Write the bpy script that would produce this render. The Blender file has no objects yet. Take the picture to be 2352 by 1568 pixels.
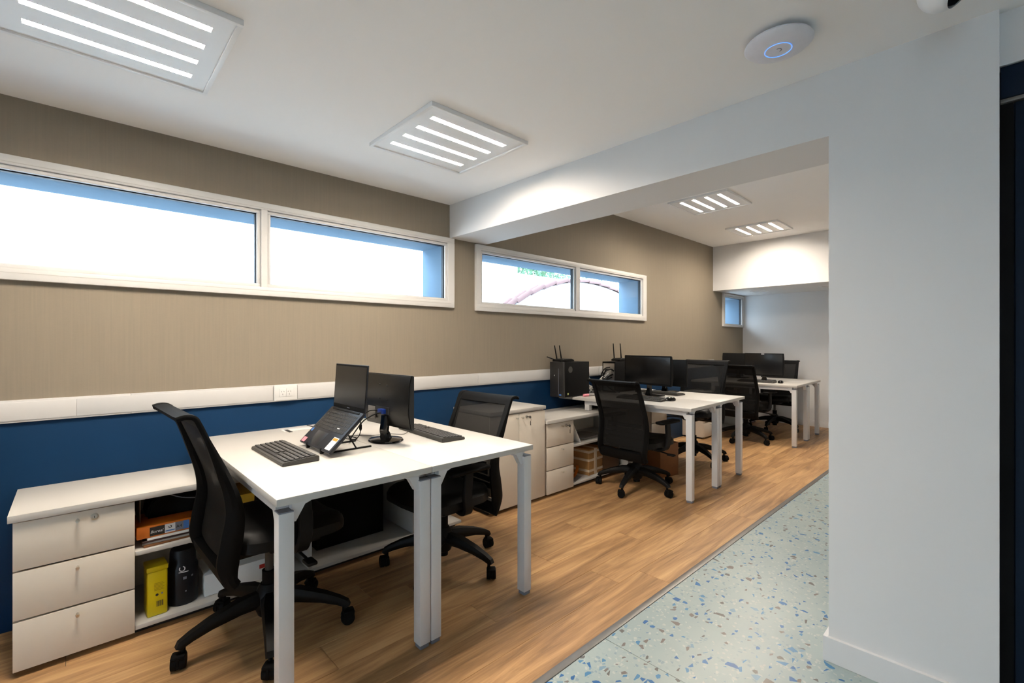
import bpy, bmesh, math, random
from math import radians as R, sin, cos, pi
from mathutils import Vector, Matrix, Euler
random.seed(7)
SC = bpy.context.scene
COL = SC.collection
# ------------------------------------------------------------------ camera, world, exposure
THETA = math.atan2(1130.0, 1067.0)
cd = bpy.data.cameras.new('camera'); cam = bpy.data.objects.new('camera', cd); COL.objects.link(cam)
cam.location = (0, 0, 1.25); cam.rotation_euler = (pi/2, 0, THETA - pi/2)
cd.sensor_fit = 'HORIZONTAL'; cd.sensor_width = 36; cd.lens = 36*1067/2352; cd.shift_y = 3/2352
cd.clip_start = 0.02; cd.clip_end = 200
SC.camera = cam
SC.view_settings.view_transform = 'Standard'; SC.view_settings.look = 'None'
SC.view_settings.gamma = 1; SC.view_settings.exposure = 1.12; SC.view_settings.use_curve_mapping = False
SKY = 7.2
TUBE = 132.0
w = bpy.data.worlds.new('overcast_sky'); SC.world = w; w.use_nodes = True
nt = w.node_tree; nt.nodes.clear()
o = nt.nodes.new('ShaderNodeOutputWorld'); b = nt.nodes.new('ShaderNodeBackground')
b.inputs['Color'].default_value = (0.73, 0.88, 1.0, 1); b.inputs['Strength'].default_value = SKY
nt.links.new(b.outputs[0], o.inputs[0])

# ------------------------------------------------------------------ materials
def lin(c):
    c = c/255.0
    return c/12.92 if c <= 0.04045 else ((c+0.055)/1.055)**2.4
def rgb(r, g, b): return (lin(r), lin(g), lin(b), 1)
MATS = {}
def newmat(name):
    m = bpy.data.materials.new(name); m.use_nodes = True
    n = m.node_tree.nodes; n.clear()
    out = n.new('ShaderNodeOutputMaterial'); p = n.new('ShaderNodeBsdfPrincipled')
    m.node_tree.links.new(p.outputs[0], out.inputs[0])
    MATS[name] = m
    return m, n, m.node_tree.links, p, out
def coords(n, l, scale=(1, 1, 1), rnd=0.0):
    tc = n.new('ShaderNodeTexCoord'); mp = n.new('ShaderNodeMapping')
    mp.inputs['Scale'].default_value = scale
    l.new(tc.outputs['Object'], mp.inputs['Vector'])
    if rnd:
        oi = n.new('ShaderNodeObjectInfo'); vm = n.new('ShaderNodeVectorMath'); vm.operation = 'SCALE'
        vm.inputs[0].default_value = (rnd, rnd*0.7, rnd*1.3)
        l.new(oi.outputs['Random'], vm.inputs['Scale']); l.new(vm.outputs[0], mp.inputs['Location'])
    return mp.outputs[0]
def simple(name, col, rough=0.5, metal=0.0, spec=0.5, var=0.06, nscale=40, bump=0.0, coat=0.0, emis=None, estr=0):
    m, n, l, p, out = newmat(name)
    v = coords(n, l)
    nz = n.new('ShaderNodeTexNoise'); nz.inputs['Scale'].default_value = nscale; nz.inputs['Detail'].default_value = 3
    l.new(v, nz.inputs['Vector'])
    mx = n.new('ShaderNodeMix'); mx.data_type = 'RGBA'
    c1 = tuple(min(1, x*(1-var)) for x in col[:3])+(1,); c2 = tuple(min(1, x*(1+var)) for x in col[:3])+(1,)
    mx.inputs[6].default_value = c1; mx.inputs[7].default_value = c2
    l.new(nz.outputs['Fac'], mx.inputs['Factor']); l.new(mx.outputs[2], p.inputs['Base Color'])
    p.inputs['Roughness'].default_value = rough; p.inputs['Metallic'].default_value = metal
    p.inputs['Specular IOR Level'].default_value = spec
    if coat: p.inputs['Coat Weight'].default_value = coat
    if bump:
        bp = n.new('ShaderNodeBump'); bp.inputs['Strength'].default_value = bump; bp.inputs['Distance'].default_value = 0.002
        l.new(nz.outputs['Fac'], bp.inputs['Height']); l.new(bp.outputs[0], p.inputs['Normal'])
    if emis:
        p.inputs['Emission Color'].default_value = emis; p.inputs['Emission Strength'].default_value = estr
    return m
WHITE = simple('white_paint', (0.70, 0.69, 0.685, 1), 0.7, var=0.012, nscale=3, bump=0.02)
CEIL = simple('ceiling_paint', (0.90, 0.89, 0.88, 1), 0.85, spec=0.2, var=0.012, nscale=2)
BLUEP = simple('blue_laminate', rgb(8, 44, 76), 0.5, spec=0.18, var=0.05, nscale=3)
DOORB = simple('door_blue', rgb(4, 25, 44), 0.65, spec=0.2, var=0.05, nscale=3)
MELA = simple('white_melamine', (0.54, 0.52, 0.485, 1), 0.38, var=0.012, nscale=60)
CREAM = simple('cream_melamine', (0.72, 0.655, 0.56, 1), 0.45, var=0.015, nscale=60)
STEELW = simple('white_powdercoat', (0.66, 0.65, 0.645, 1), 0.4, var=0.02, nscale=80)
GREYPL = simple('grey_plastic', rgb(118, 122, 132), 0.5, var=0.05)
BLACKP = simple('black_plastic', (0.0035, 0.0035, 0.0037, 1), 0.55, spec=0.2, var=0.1, nscale=90, bump=0.04)
BLACKM = simple('black_matte', (0.0028, 0.0028, 0.003, 1), 0.7, spec=0.14, var=0.1, nscale=120)
GLOSSB = simple('gloss_black', (0.0035, 0.0035, 0.004, 1), 0.12, var=0.05)
SCREEN = simple('screen_black', (0.0035, 0.0035, 0.004, 1), 0.28, var=0.02)
LEATHER = simple('black_upholstery', (0.0042, 0.0042, 0.004, 1), 0.52, spec=0.2, var=0.15, nscale=160, bump=0.1)
DGREY = simple('dark_grey_plastic', rgb(62, 60, 57), 0.5, var=0.08, nscale=90)
KEYS = simple('key_black', rgb(38, 37, 36), 0.5, var=0.2, nscale=180)
LAPB = simple('laptop_dark', rgb(34, 36, 42), 0.38, metal=0.3, var=0.04)
CHROME = simple('brushed_nickel', (0.62, 0.60, 0.56, 1), 0.28, metal=1.0, var=0.05)
STRIP = simple('steel_strip', (0.20, 0.19, 0.18, 1), 0.42, metal=0.6, var=0.12, nscale=30)
ALUW = simple('white_aluminium', (0.64, 0.625, 0.605, 1), 0.4, var=0.015)
GASK = simple('black_gasket', (0.01, 0.014, 0.022, 1), 0.6)
TRUNK = simple('white_pvc', (0.55, 0.54, 0.53, 1), 0.45, var=0.015)
PVCB = simple('bright_pvc', (0.66, 0.65, 0.63, 1), 0.35, var=0.01)
DARK = simple('dark_void', (0.02, 0.02, 0.02, 1), 0.8)
YELL = simple('yellow_tin_paint', rgb(214, 190, 14), 0.35, var=0.06, nscale=25)
NAVY = simple('navy_plastic', rgb(9, 13, 22), 0.45, spec=0.3)
ORANGE = simple('orange_wrap', rgb(206, 110, 24), 0.5, var=0.12, nscale=30)
PAPER = simple('paper_white', (0.78, 0.77, 0.75, 1), 0.7, var=0.04)
PAPERG = simple('paper_grey', rgb(150, 146, 142), 0.7, var=0.1)
CARD = simple('cardboard', rgb(168, 122, 72), 0.75, var=0.12, nscale=50)
CARDG = simple('grey_board', rgb(150, 138, 126), 0.7, var=0.06)
TAPE = simple('packing_tape', rgb(214, 192, 164), 0.3, var=0.1)
BROWN = simple('brown_board', rgb(122, 74, 32), 0.6, var=0.08, nscale=30)
PINK = simple('pink_paper', rgb(240, 150, 165), 0.6)
AMBER = simple('amber_print', rgb(214, 138, 34), 0.6)
BLUEC = simple('blue_plug', rgb(20, 60, 150), 0.4)
SKYB = simple('sky_blue_print', rgb(70, 120, 190), 0.5)
INK = simple('dark_ink', (0.02, 0.02, 0.02, 1), 0.6)
WHITEP = simple('white_print', (0.75, 0.75, 0.75, 1), 0.6)
EXTW = simple('white_render', (0.84, 0.84, 0.83, 1), 0.9, spec=0.1, var=0.03, nscale=3)
REVEAL = simple('daylight_tinted_render', (0.125, 0.185, 0.25, 1), 0.9, spec=0.1, var=0.03, nscale=3)  # white reveals, with the cool dim daylight put into their colour
CLAY = simple('clay_tile', rgb(92, 66, 64), 0.8, var=0.25, nscale=12)
PAVE = simple('pale_paving', (0.62, 0.62, 0.60, 1), 0.9, var=0.06)
LEAF = simple('green_leaves', rgb(62, 98, 72), 0.6, var=0.7, nscale=3)
BARK = simple('bark', rgb(110, 90, 70), 0.9, var=0.3)
PLATEW = simple('fixture_white', (0.82, 0.82, 0.82, 1), 0.4, var=0.01)
PLINTH = simple('dark_plinth', (0.015, 0.014, 0.013, 1), 0.7)
DIFFUS = simple('tube_diffuser', (0.9, 0.9, 0.9, 1), 0.5, emis=(1.0, 0.875, 0.73, 1), estr=TUBE)
RINGE = simple('blue_led_ring', (0.3, 0.5, 0.9, 1), 0.4, emis=(0.08, 0.32, 1.0, 1), estr=0.45)

def wallpaper():
    m, n, l, p, out = newmat('taupe_wallpaper')
    v = coords(n, l, (150, 150, 4))
    nz = n.new('ShaderNodeTexNoise'); nz.inputs['Scale'].default_value = 1; nz.inputs['Detail'].default_value = 4
    l.new(v, nz.inputs['Vector'])
    v2 = coords(n, l, (60, 60, 240))
    n2 = n.new('ShaderNodeTexNoise'); n2.inputs['Scale'].default_value = 1; l.new(v2, n2.inputs['Vector'])
    ad = n.new('ShaderNodeMath'); ad.operation = 'MULTIPLY_ADD'; ad.inputs[1].default_value = 0.35
    l.new(n2.outputs['Fac'], ad.inputs[0]); l.new(nz.outputs['Fac'], ad.inputs[2])
    cr = n.new('ShaderNodeValToRGB'); l.new(ad.outputs[0], cr.inputs[0])
    cr.color_ramp.elements[0].position = 0.35; cr.color_ramp.elements[0].color = rgb(132, 122, 107)
    cr.color_ramp.elements[1].position = 1.0; cr.color_ramp.elements[1].color = rgb(139, 128, 112)
    l.new(cr.outputs[0], p.inputs['Base Color'])
    p.inputs['Roughness'].default_value = 0.75; p.inputs['Specular IOR Level'].default_value = 0.25
    bp = n.new('ShaderNodeBump'); bp.inputs['Strength'].default_value = 0.15; bp.inputs['Distance'].default_value = 0.001
    l.new(nz.outputs['Fac'], bp.inputs['Height']); l.new(bp.outputs[0], p.inputs['Normal'])
    return m
TAUPE = wallpaper()
def woodmat():
    m, n, l, p, out = newmat('oak_plank')
    v = coords(n, l, (0.75, 8, 8), rnd=37.0)
    n1 = n.new('ShaderNodeTexNoise'); n1.inputs['Scale'].default_value = 1.6; n1.inputs['Detail'].default_value = 6
    n1.inputs['Roughness'].default_value = 0.62; n1.inputs['Distortion'].default_value = 1.1
    l.new(v, n1.inputs['Vector'])
    v2 = coords(n, l, (3.5, 120, 120), rnd=11.0)
    n2 = n.new('ShaderNodeTexNoise'); n2.inputs['Scale'].default_value = 1; n2.inputs['Detail'].default_value = 3
    l.new(v2, n2.inputs['Vector'])
    ad = n.new('ShaderNodeMath'); ad.operation = 'MULTIPLY_ADD'; ad.inputs[1].default_value = 0.28
    l.new(n2.outputs['Fac'], ad.inputs[0]); l.new(n1.outputs['Fac'], ad.inputs[2])
    oi = n.new('ShaderNodeObjectInfo'); a2 = n.new('ShaderNodeMath'); a2.operation = 'MULTIPLY_ADD'
    a2.inputs[1].default_value = 0.13; l.new(oi.outputs['Random'], a2.inputs[0]); l.new(ad.outputs[0], a2.inputs[2])
    cr = n.new('ShaderNodeValToRGB'); l.new(a2.outputs[0], cr.inputs[0])
    e = cr.color_ramp.elements
    e[0].position = 0.44; e[0].color = rgb(128, 97, 66)
    e[1].position = 0.90; e[1].color = rgb(206, 166, 118)
    k = e.new(0.60); k.color = rgb(160, 122, 83)
    k = e.new(0.75); k.color = rgb(186, 146, 101)
    l.new(cr.outputs[0], p.inputs['Base Color'])
    p.inputs['Roughness'].default_value = 0.42; p.inputs['Specular IOR Level'].default_value = 0.4
    bp = n.new('ShaderNodeBump'); bp.inputs['Strength'].default_value = 0.08; bp.inputs['Distance'].default_value = 0.001
    l.new(n2.outputs['Fac'], bp.inputs['Height']); l.new(bp.outputs[0], p.inputs['Normal'])
    return m
OAK = woodmat()
def terrazzo():
    m, n, l, p, out = newmat('mint_terrazzo')
    tc = n.new('ShaderNodeTexCoord')
    prev = None
    base = n.new('ShaderNodeTexNoise'); base.inputs['Scale'].default_value = 2.2; base.inputs['Detail'].default_value = 4
    l.new(tc.outputs['Object'], base.inputs['Vector'])
    cr = n.new('ShaderNodeValToRGB'); l.new(base.outputs['Fac'], cr.inputs[0])
    cr.color_ramp.elements[0].position = 0.3; cr.color_ramp.elements[0].color = rgb(148, 163, 164)
    cr.color_ramp.elements[1].position = 0.7; cr.color_ramp.elements[1].color = rgb(164, 176, 173)
    cur = cr.outputs[0]
    def layer(cur, scale, dens, thr, cols, off, stretch):
        mp = n.new('ShaderNodeMapping'); mp.inputs['Location'].default_value = off; mp.inputs['Scale'].default_value = stretch
        l.new(tc.outputs['Object'], mp.inputs['Vector'])
        va = n.new('ShaderNodeTexVoronoi'); va.voronoi_dimensions = '2D'; va.inputs['Scale'].default_value = scale
        ve = n.new('ShaderNodeTexVoronoi'); ve.voronoi_dimensions = '2D'; ve.feature = 'DISTANCE_TO_EDGE'; ve.inputs['Scale'].default_value = scale
        l.new(mp.outputs[0], va.inputs['Vector']); l.new(mp.outputs[0], ve.inputs['Vector'])
        sp = n.new('ShaderNodeSeparateColor'); l.new(va.outputs['Color'], sp.inputs[0])
        c = n.new('ShaderNodeMath'); c.operation = 'LESS_THAN'; c.inputs[1].default_value = dens; l.new(sp.outputs[0], c.inputs[0])
        # chip edge distance shrinks with a per-cell random so sizes differ
        mt = n.new('ShaderNodeMath'); mt.operation = 'MULTIPLY_ADD'; mt.inputs[1].default_value = 0.22; mt.inputs[2].default_value = thr
        l.new(sp.outputs[1], mt.inputs[0])
        g = n.new('ShaderNodeMath'); g.operation = 'GREATER_THAN'; l.new(ve.outputs['Distance'], g.inputs[0]); l.new(mt.outputs[0], g.inputs[1])
        a = n.new('ShaderNodeMath'); a.operation = 'MULTIPLY'; l.new(c.outputs[0], a.inputs[0]); l.new(g.outputs[0], a.inputs[1])
        rp = n.new('ShaderNodeValToRGB'); rp.color_ramp.interpolation = 'CONSTANT'; l.new(sp.outputs[2], rp.inputs[0])
        rp.color_ramp.elements[0].position = 0; rp.color_ramp.elements[0].color = cols[0]
        rp.color_ramp.elements[1].position = 1.0/len(cols); rp.color_ramp.elements[1].color = cols[1]
        for i in range(2, len(cols)):
            k = rp.color_ramp.elements.new(i/len(cols)); k.color = cols[i]
        mx = n.new('ShaderNodeMix'); mx.data_type = 'RGBA'
        l.new(a.outputs[0], mx.inputs['Factor']); l.new(cur, mx.inputs[6]); l.new(rp.outputs[0], mx.inputs[7])
        return mx.outputs[2]
    blues = [rgb(46, 104, 158), rgb(72, 126, 166), rgb(98, 94, 90), rgb(40, 94, 150), rgb(118, 148, 168), rgb(114, 106, 100)]
    cur = layer(cur, 70, 0.30, 0.07, [rgb(178, 184, 178), rgb(152, 166, 166), rgb(174, 180, 174), rgb(134, 152, 160)], (3, 1, 0), (1, 1, 1))
    cur = layer(cur, 34, 0.15, 0.11, blues, (0, 0, 0), (1, 1.5, 1))
    cur = layer(cur, 24, 0.10, 0.13, blues[::-1], (5, 9, 0), (1.35, 1, 1))
    l.new(cur, p.inputs['Base Color'])
    p.inputs['Roughness'].default_value = 0.34; p.inputs['Specular IOR Level'].default_value = 0.45
    return m
TERR = terrazzo()
def glass():
    m, n, l, p, out = newmat('window_glass')
    n.remove(p)
    tr = n.new('ShaderNodeBsdfTransparent'); tr.inputs[0].default_value = (0.95, 0.98, 1.0, 1)
    gl = n.new('ShaderNodeBsdfGlossy'); gl.inputs['Roughness'].default_value = 0.02
    fr = n.new('ShaderNodeLayerWeight'); fr.inputs['Blend'].default_value = 0.5
    pw = n.new('ShaderNodeMath'); pw.operation = 'POWER'; pw.inputs[1].default_value = 5; l.new(fr.outputs['Facing'], pw.inputs[0])
    ma = n.new('ShaderNodeMath'); ma.operation = 'MULTIPLY_ADD'; ma.inputs[1].default_value = 0.5; ma.inputs[2].default_value = 0.025; l.new(pw.outputs[0], ma.inputs[0])
    mx = n.new('ShaderNodeMixShader')
    l.new(ma.outputs[0], mx.inputs[0]); l.new(tr.outputs[0], mx.inputs[1]); l.new(gl.outputs[0], mx.inputs[2]); l.new(mx.outputs[0], out.inputs[0])
    return m
GLASS = glass()
def meshfab():
    m, n, l, p, out = newmat('black_mesh_fabric')
    p.inputs['Base Color'].default_value = (0.006, 0.006, 0.006, 1); p.inputs['Roughness'].default_value = 0.8; p.inputs['Specular IOR Level'].default_value = 0.2
    wv = n.new('ShaderNodeTexChecker'); wv.inputs['Scale'].default_value = 700; l.new(coords(n, l), wv.inputs['Vector'])
    mr = n.new('ShaderNodeMath'); mr.operation = 'MULTIPLY_ADD'; mr.inputs[1].default_value = 0.05; mr.inputs[2].default_value = 0.925
    l.new(wv.outputs['Fac'], mr.inputs[0])
    tr = n.new('ShaderNodeBsdfTransparent'); mx = n.new('ShaderNodeMixShader')
    l.new(mr.outputs[0], mx.inputs[0]); l.new(tr.outputs[0], mx.inputs[1]); l.new(p.outputs[0], mx.inputs[2]); l.new(mx.outputs[0], out.inputs[0])
    return m
MESHF = meshfab()

# ------------------------------------------------------------------ mesh helpers
def BM(): return bmesh.new()
def box(bm, x0, x1, y0, y1, z0, z1, bev=0.0, seg=2):
    t = bmesh.new()
    bmesh.ops.create_cube(t, size=1, matrix=Matrix.Translation(((x0+x1)/2, (y0+y1)/2, (z0+z1)/2)) @ Matrix.Diagonal((abs(x1-x0), abs(y1-y0), abs(z1-z0), 1)))
    if bev: bmesh.ops.bevel(t, geom=t.edges[:], offset=bev, segments=seg, affect='EDGES', profile=0.5)
    merge(bm, t)
def merge(bm, t, mat=None):
    if mat is not None: bmesh.ops.transform(t, matrix=mat, verts=t.verts[:])
    me = bpy.data.meshes.new('tmp'); t.to_mesh(me); t.free(); bm.from_mesh(me); bpy.data.meshes.remove(me)
def frame_of(d):
    d = d.normalized(); u = d.orthogonal().normalized(); return u, d.cross(u)
def cyl(bm, p0, p1, r0, r1=None, n=16):
    p0 = Vector(p0); p1 = Vector(p1); r1 = r0 if r1 is None else r1
    u, v = frame_of(p1-p0)
    a = [bm.verts.new(p0+(u*cos(2*pi*i/n)+v*sin(2*pi*i/n))*r0) for i in range(n)]
    c = [bm.verts.new(p1+(u*cos(2*pi*i/n)+v*sin(2*pi*i/n))*r1) for i in range(n)]
    for i in range(n): bm.faces.new((a[i], a[(i+1) % n], c[(i+1) % n], c[i]))
    bm.faces.new(a[::-1]); bm.faces.new(c)
def smoothpath(pts, k=6):
    pts = [Vector(p) for p in pts]; out = []
    P = [pts[0]*2-pts[1]]+pts+[pts[-1]*2-pts[-2]]
    for i in range(1, len(P)-2):
        a, b_, c, d = P[i-1:i+3]
        for j in range(k):
            t = j/k
            out.append(0.5*((2*b_)+(c-a)*t+(2*a-5*b_+4*c-d)*t*t+(3*b_-a-3*c+d)*t**3))
    out.append(pts[-1]); return out
def tube(bm, pts, r, n=8):
    pts = [Vector(p) for p in pts]; rings = []
    u = None
    for i, p in enumerate(pts):
        d = (pts[min(i+1, len(pts)-1)]-pts[max(i-1, 0)]).normalized()
        if u is None: u = d.orthogonal().normalized()
        u = (u-d*u.dot(d)).normalized(); v = d.cross(u)
        rr = r[i] if isinstance(r, (list, tuple)) else r
        rings.append([bm.verts.new(p+(u*cos(2*pi*k/n)+v*sin(2*pi*k/n))*rr) for k in range(n)])
    for a, c in zip(rings, rings[1:]):
        for k in range(n): bm.faces.new((a[k], a[(k+1) % n], c[(k+1) % n], c[k]))
    bm.faces.new(rings[0][::-1]); bm.faces.new(rings[-1])
def sweep(bm, pts, side, wid, thk):
    """rectangular section swept along pts; side = constant width direction; wid, thk may be lists"""
    pts = [Vector(p) for p in pts]; side = Vector(side).normalized(); rings = []
    for i, p in enumerate(pts):
        d = (pts[min(i+1, len(pts)-1)]-pts[max(i-1, 0)]).normalized()
        nn = d.cross(side).normalized()
        w_ = (wid[i] if isinstance(wid, (list, tuple)) else wid)/2; t_ = (thk[i] if isinstance(thk, (list, tuple)) else thk)/2
        c = 0.35
        rings.append([bm.verts.new(p+side*a*w_+nn*b_*t_) for a, b_ in ((1, c), (1-c*t_/w_ if w_ > t_ else c, 1), (-(1-c*t_/w_ if w_ > t_ else c), 1), (-1, c), (-1, -c), (-(1-c*t_/w_ if w_ > t_ else c), -1), (1-c*t_/w_ if w_ > t_ else c, -1), (1, -c))])
    n = 8
    for a, c in zip(rings, rings[1:]):
        for k in range(n): bm.faces.new((a[k], a[(k+1) % n], c[(k+1) % n], c[k]))
    bm.faces.new(rings[0][::-1]); bm.faces.new(rings[-1])
def lathe(bm, prof, n=32, sx=1, sy=1, cap=True):
    rings = [[bm.verts.new((r*cos(2*pi*i/n)*sx, r*sin(2*pi*i/n)*sy, z)) for i in range(n)] for r, z in prof]
    for a, c in zip(rings, rings[1:]):
        for k in range(n): bm.faces.new((a[k], a[(k+1) % n], c[(k+1) % n], c[k]))
    if cap: bm.faces.new(rings[0][::-1]); bm.faces.new(rings[-1])
def prism(bm, poly, a0, a1, axis='y'):
    f = {'y': lambda p, a: (p[0], a, p[1]), 'z': lambda p, a: (p[0], p[1], a), 'x': lambda p, a: (a, p[0], p[1])}[axis]
    A = [bm.verts.new(f(p, a0)) for p in poly]; B = [bm.verts.new(f(p, a1)) for p in poly]
    n = len(poly)
    for i in range(n): bm.faces.new((A[i], A[(i+1) % n], B[(i+1) % n], B[i]))
    bm.faces.new(A[::-1]); bm.faces.new(B)
def obj(name, bm, mat, parent=None, loc=(0, 0, 0), rot=(0, 0, 0), label=None, kind=None, smooth=True):
    bmesh.ops.recalc_face_normals(bm, faces=bm.faces[:])
    me = bpy.data.meshes.new(name); bm.to_mesh(me); bm.free()
    for m in (mat if isinstance(mat, (list, tuple)) else [mat]): me.materials.append(m)
    if smooth:
        me.shade_smooth(); me.set_sharp_from_angle(angle=R(32))
    o = bpy.data.objects.new(name, me); COL.objects.link(o); o.location = loc; o.rotation_euler = rot
    if parent: o.parent = parent
    if label: o['label'] = label
    if kind: o['kind'] = kind
    return o
def inst(src, parent, loc=(0, 0, 0), rot=(0, 0, 0)):
    c = src.copy(); COL.objects.link(c); c.parent = parent; c.location = loc; c.rotation_euler = rot
    return c
def thing(name, label, cat, loc=(0, 0, 0), rotz=0, group=None):
    o = bpy.data.objects.new(name, None); COL.objects.link(o); o.empty_display_size = 0.05
    o.location = loc; o.rotation_euler = (0, 0, rotz); tag(o, label, cat, group); return o
def tag(o, label, cat, group=None):
    o['label'] = label; o['category'] = cat
    if group: o['group'] = group
    return o
def struct(name, bm, mat, parent=None, **k):
    o = obj(name, bm, mat, parent, **k)
    if not parent: o['kind'] = 'structure'
    return o
def sroot(name):
    o = bpy.data.objects.new(name, None); COL.objects.link(o); o['kind'] = 'structure'; return o
def text(name, s, size, loc, rot, mat, parent, ex=0.0003, shear=0.0, align='LEFT'):
    c = bpy.data.curves.new('txt', 'FONT'); c.body = s; c.size = size; c.extrude = ex; c.shear = shear; c.align_x = align; c.resolution_u = 3
    t = bpy.data.objects.new('txt', c); COL.objects.link(t)
    dg = bpy.context.evaluated_depsgraph_get(); me = bpy.data.meshes.new_from_object(t.evaluated_get(dg))
    bpy.data.objects.remove(t); bpy.data.curves.remove(c)
    me.materials.clear(); me.materials.append(mat)
    o = bpy.data.objects.new(name, me); COL.objects.link(o); o.location = loc; o.rotation_euler = rot; o.parent = parent
    return o

# ------------------------------------------------------------------ shell
YW = 2.97; ZC = 2.324; ZF = 2.67; XL = -3.2; YB = -1.6; XE = 8.06
# windows: (x0, x1, z0, z1, [pane (x0,x1)], pane z0, z1)
WIN = [(-0.60, 2.163, 1.523, 2.062, [(-0.515, 0.770), (0.842, 2.083)], 1.593, 2.000),
       (2.384, 5.004, 1.512, 2.055, [(2.453, 3.646), (3.743, 4.906)], 1.588, 1.990),
       (7.235, 8.055, 1.503, 2.015, [(7.311, 7.986)], 1.546, 1.962)]
def wall_holes(bm, y0, y1, grow):
    holes = [(a-grow[0], c+grow[0], d, e) for a, c, d, e in [(w_[4][0][0], w_[4][-1][1], w_[5], w_[6]) for w_ in WIN]]
    xs = XL-0.3
    for a, c, d, e in holes:
        box(bm, xs, a, y0, y1, 0, 2.9); box(bm, a, c, y0, y1, 0, d); box(bm, a, c, y0, y1, e, 2.9); xs = c
    box(bm, xs, XE+0.3, y0, y1, 0, 2.9)
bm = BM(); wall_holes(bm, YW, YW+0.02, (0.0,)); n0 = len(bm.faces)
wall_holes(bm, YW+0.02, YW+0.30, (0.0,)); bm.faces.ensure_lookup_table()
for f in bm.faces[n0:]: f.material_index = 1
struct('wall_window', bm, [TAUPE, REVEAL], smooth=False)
GY0, GY1, GZ = -0.60, 0.10, 2.00      # unseen glazed door behind the viewpoint, added to throw daylight on pillar and beam
bm = BM(); box(bm, XL-0.2, XL, YB-0.2, GY0, 0, 2.6); box(bm, XL-0.2, XL, GY1, YW, 0, 2.6); box(bm, XL-0.2, XL, GY0, GY1, GZ, 2.6); struct('wall_left', bm, WHITE)
d2 = sroot('added_daylight_door')
bm = BM(); box(bm, XL-0.10, XL-0.05, GY0, GY0+0.06, 0, GZ); box(bm, XL-0.10, XL-0.05, GY1-0.06, GY1, 0, GZ); box(bm, XL-0.10, XL-0.05, GY0+0.06, GY1-0.06, GZ-0.06, GZ); box(bm, XL-0.10, XL-0.05, GY0+0.06, GY1-0.06, 0, 0.08); obj('door_frame', bm, ALUW, d2)
bm = BM(); box(bm, XL-0.078, XL-0.072, GY0+0.06, GY1-0.06, 0.08, GZ-0.06); obj('glass_pane', bm, GLASS, d2, smooth=False)
bm = BM(); box(bm, XL, 2.6, YB-0.2, YB, 0, 2.6); struct('wall_back', bm, WHITE)
bm = BM(); box(bm, XE, XE+0.2, -0.2, YW, 0, 2.9); struct('wall_end', bm, WHITE)
bm = BM(); box(bm, 2.5, XE, -0.25, -0.05, 0, 2.9); struct('wall_right', bm, WHITE)
# partition: pillar stretch, beam across to the window wall, recessed bulkhead above the door
bm = BM()
prism(bm, [(2.168, 0.475), (2.168, 0.010), (2.50, 0.010), (2.50, 0.475)], 0, 2.9, 'z')
struct('wall_partition', bm, WHITE, smooth=False)
bm = BM(); prism(bm, [(2.135, YW), (2.168, 0.475), (2.50, 0.475), (2.495, YW)], 2.066, 2.9, 'z')
struct('wall_beam', bm, WHITE, smooth=False)
bm = BM(); box(bm, 2.20, 2.5, YB, 0.010, 2.152, 2.6); struct('wall_bulkhead', bm, WHITE)
bm = BM(); box(bm, 6.915, XE, -0.05, YW, 2.021, 2.9); struct('wall_soffit', bm, WHITE, smooth=False)
FIX = [(-0.195, 0.413, 1.737, 2.338, ZC), (1.156, 1.762, 1.741, 2.342, ZC), (4.375, 4.985, 1.748, 2.342, ZF), (5.885, 6.475, 1.790, 2.378, ZF)]
def ceil_holes(bm, X0, X1, Y0, Y1, Z, fs):
    xs_ = X0; m = 0.017
    for a, c, d, e, _ in fs:
        box(bm, xs_, a+m, Y0, Y1, Z, Z+0.05); box(bm, a+m, c-m, Y0, d+m, Z, Z+0.05); box(bm, a+m, c-m, e-m, Y1, Z, Z+0.05); xs_ = c-m
    box(bm, xs_, X1, Y0, Y1, Z, Z+0.05); box(bm, X0, X1, Y0, Y1, Z+0.05, Z+0.2)
bm = BM(); ceil_holes(bm, XL, 2.17, YB, YW, ZC, FIX[:2]); box(bm, 2.17, 2.5, YB, 0.01, ZC, ZC+0.2)
ceil_holes(bm, 2.49, 6.93, -0.05, YW, ZF, FIX[2:]); struct('ceiling', bm, CEIL, smooth=False)
# door in the recess at the right edge
d1 = sroot('door_1')
bm = BM(); box(bm, 2.212, 2.25, -0.93, -0.025, 0.008, 2.028, 0.002); obj('door_leaf', bm, DOORB, d1)
bm = BM(); box(bm, 2.206, 2.25, -0.95, 0.008, 2.046, 2.150, 0.002); obj('header_panel', bm, DOORB, d1)
bm = BM(); box(bm, 2.202, 2.235, -0.95, 0.008, 2.031, 2.043, 0.001); obj('top_rail', bm, STRIP, d1, label='brushed steel sliding rail')
bm = BM(); box(bm, 2.216, 2.26, -0.022, 0.008, 0, 2.03); obj('jamb', bm, BLACKM, d1)
bm = BM(); box(bm, 2.25, 2.5, YB, 0.01, 0, 2.152); struct('wall_closet', bm, DOORB)
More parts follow.
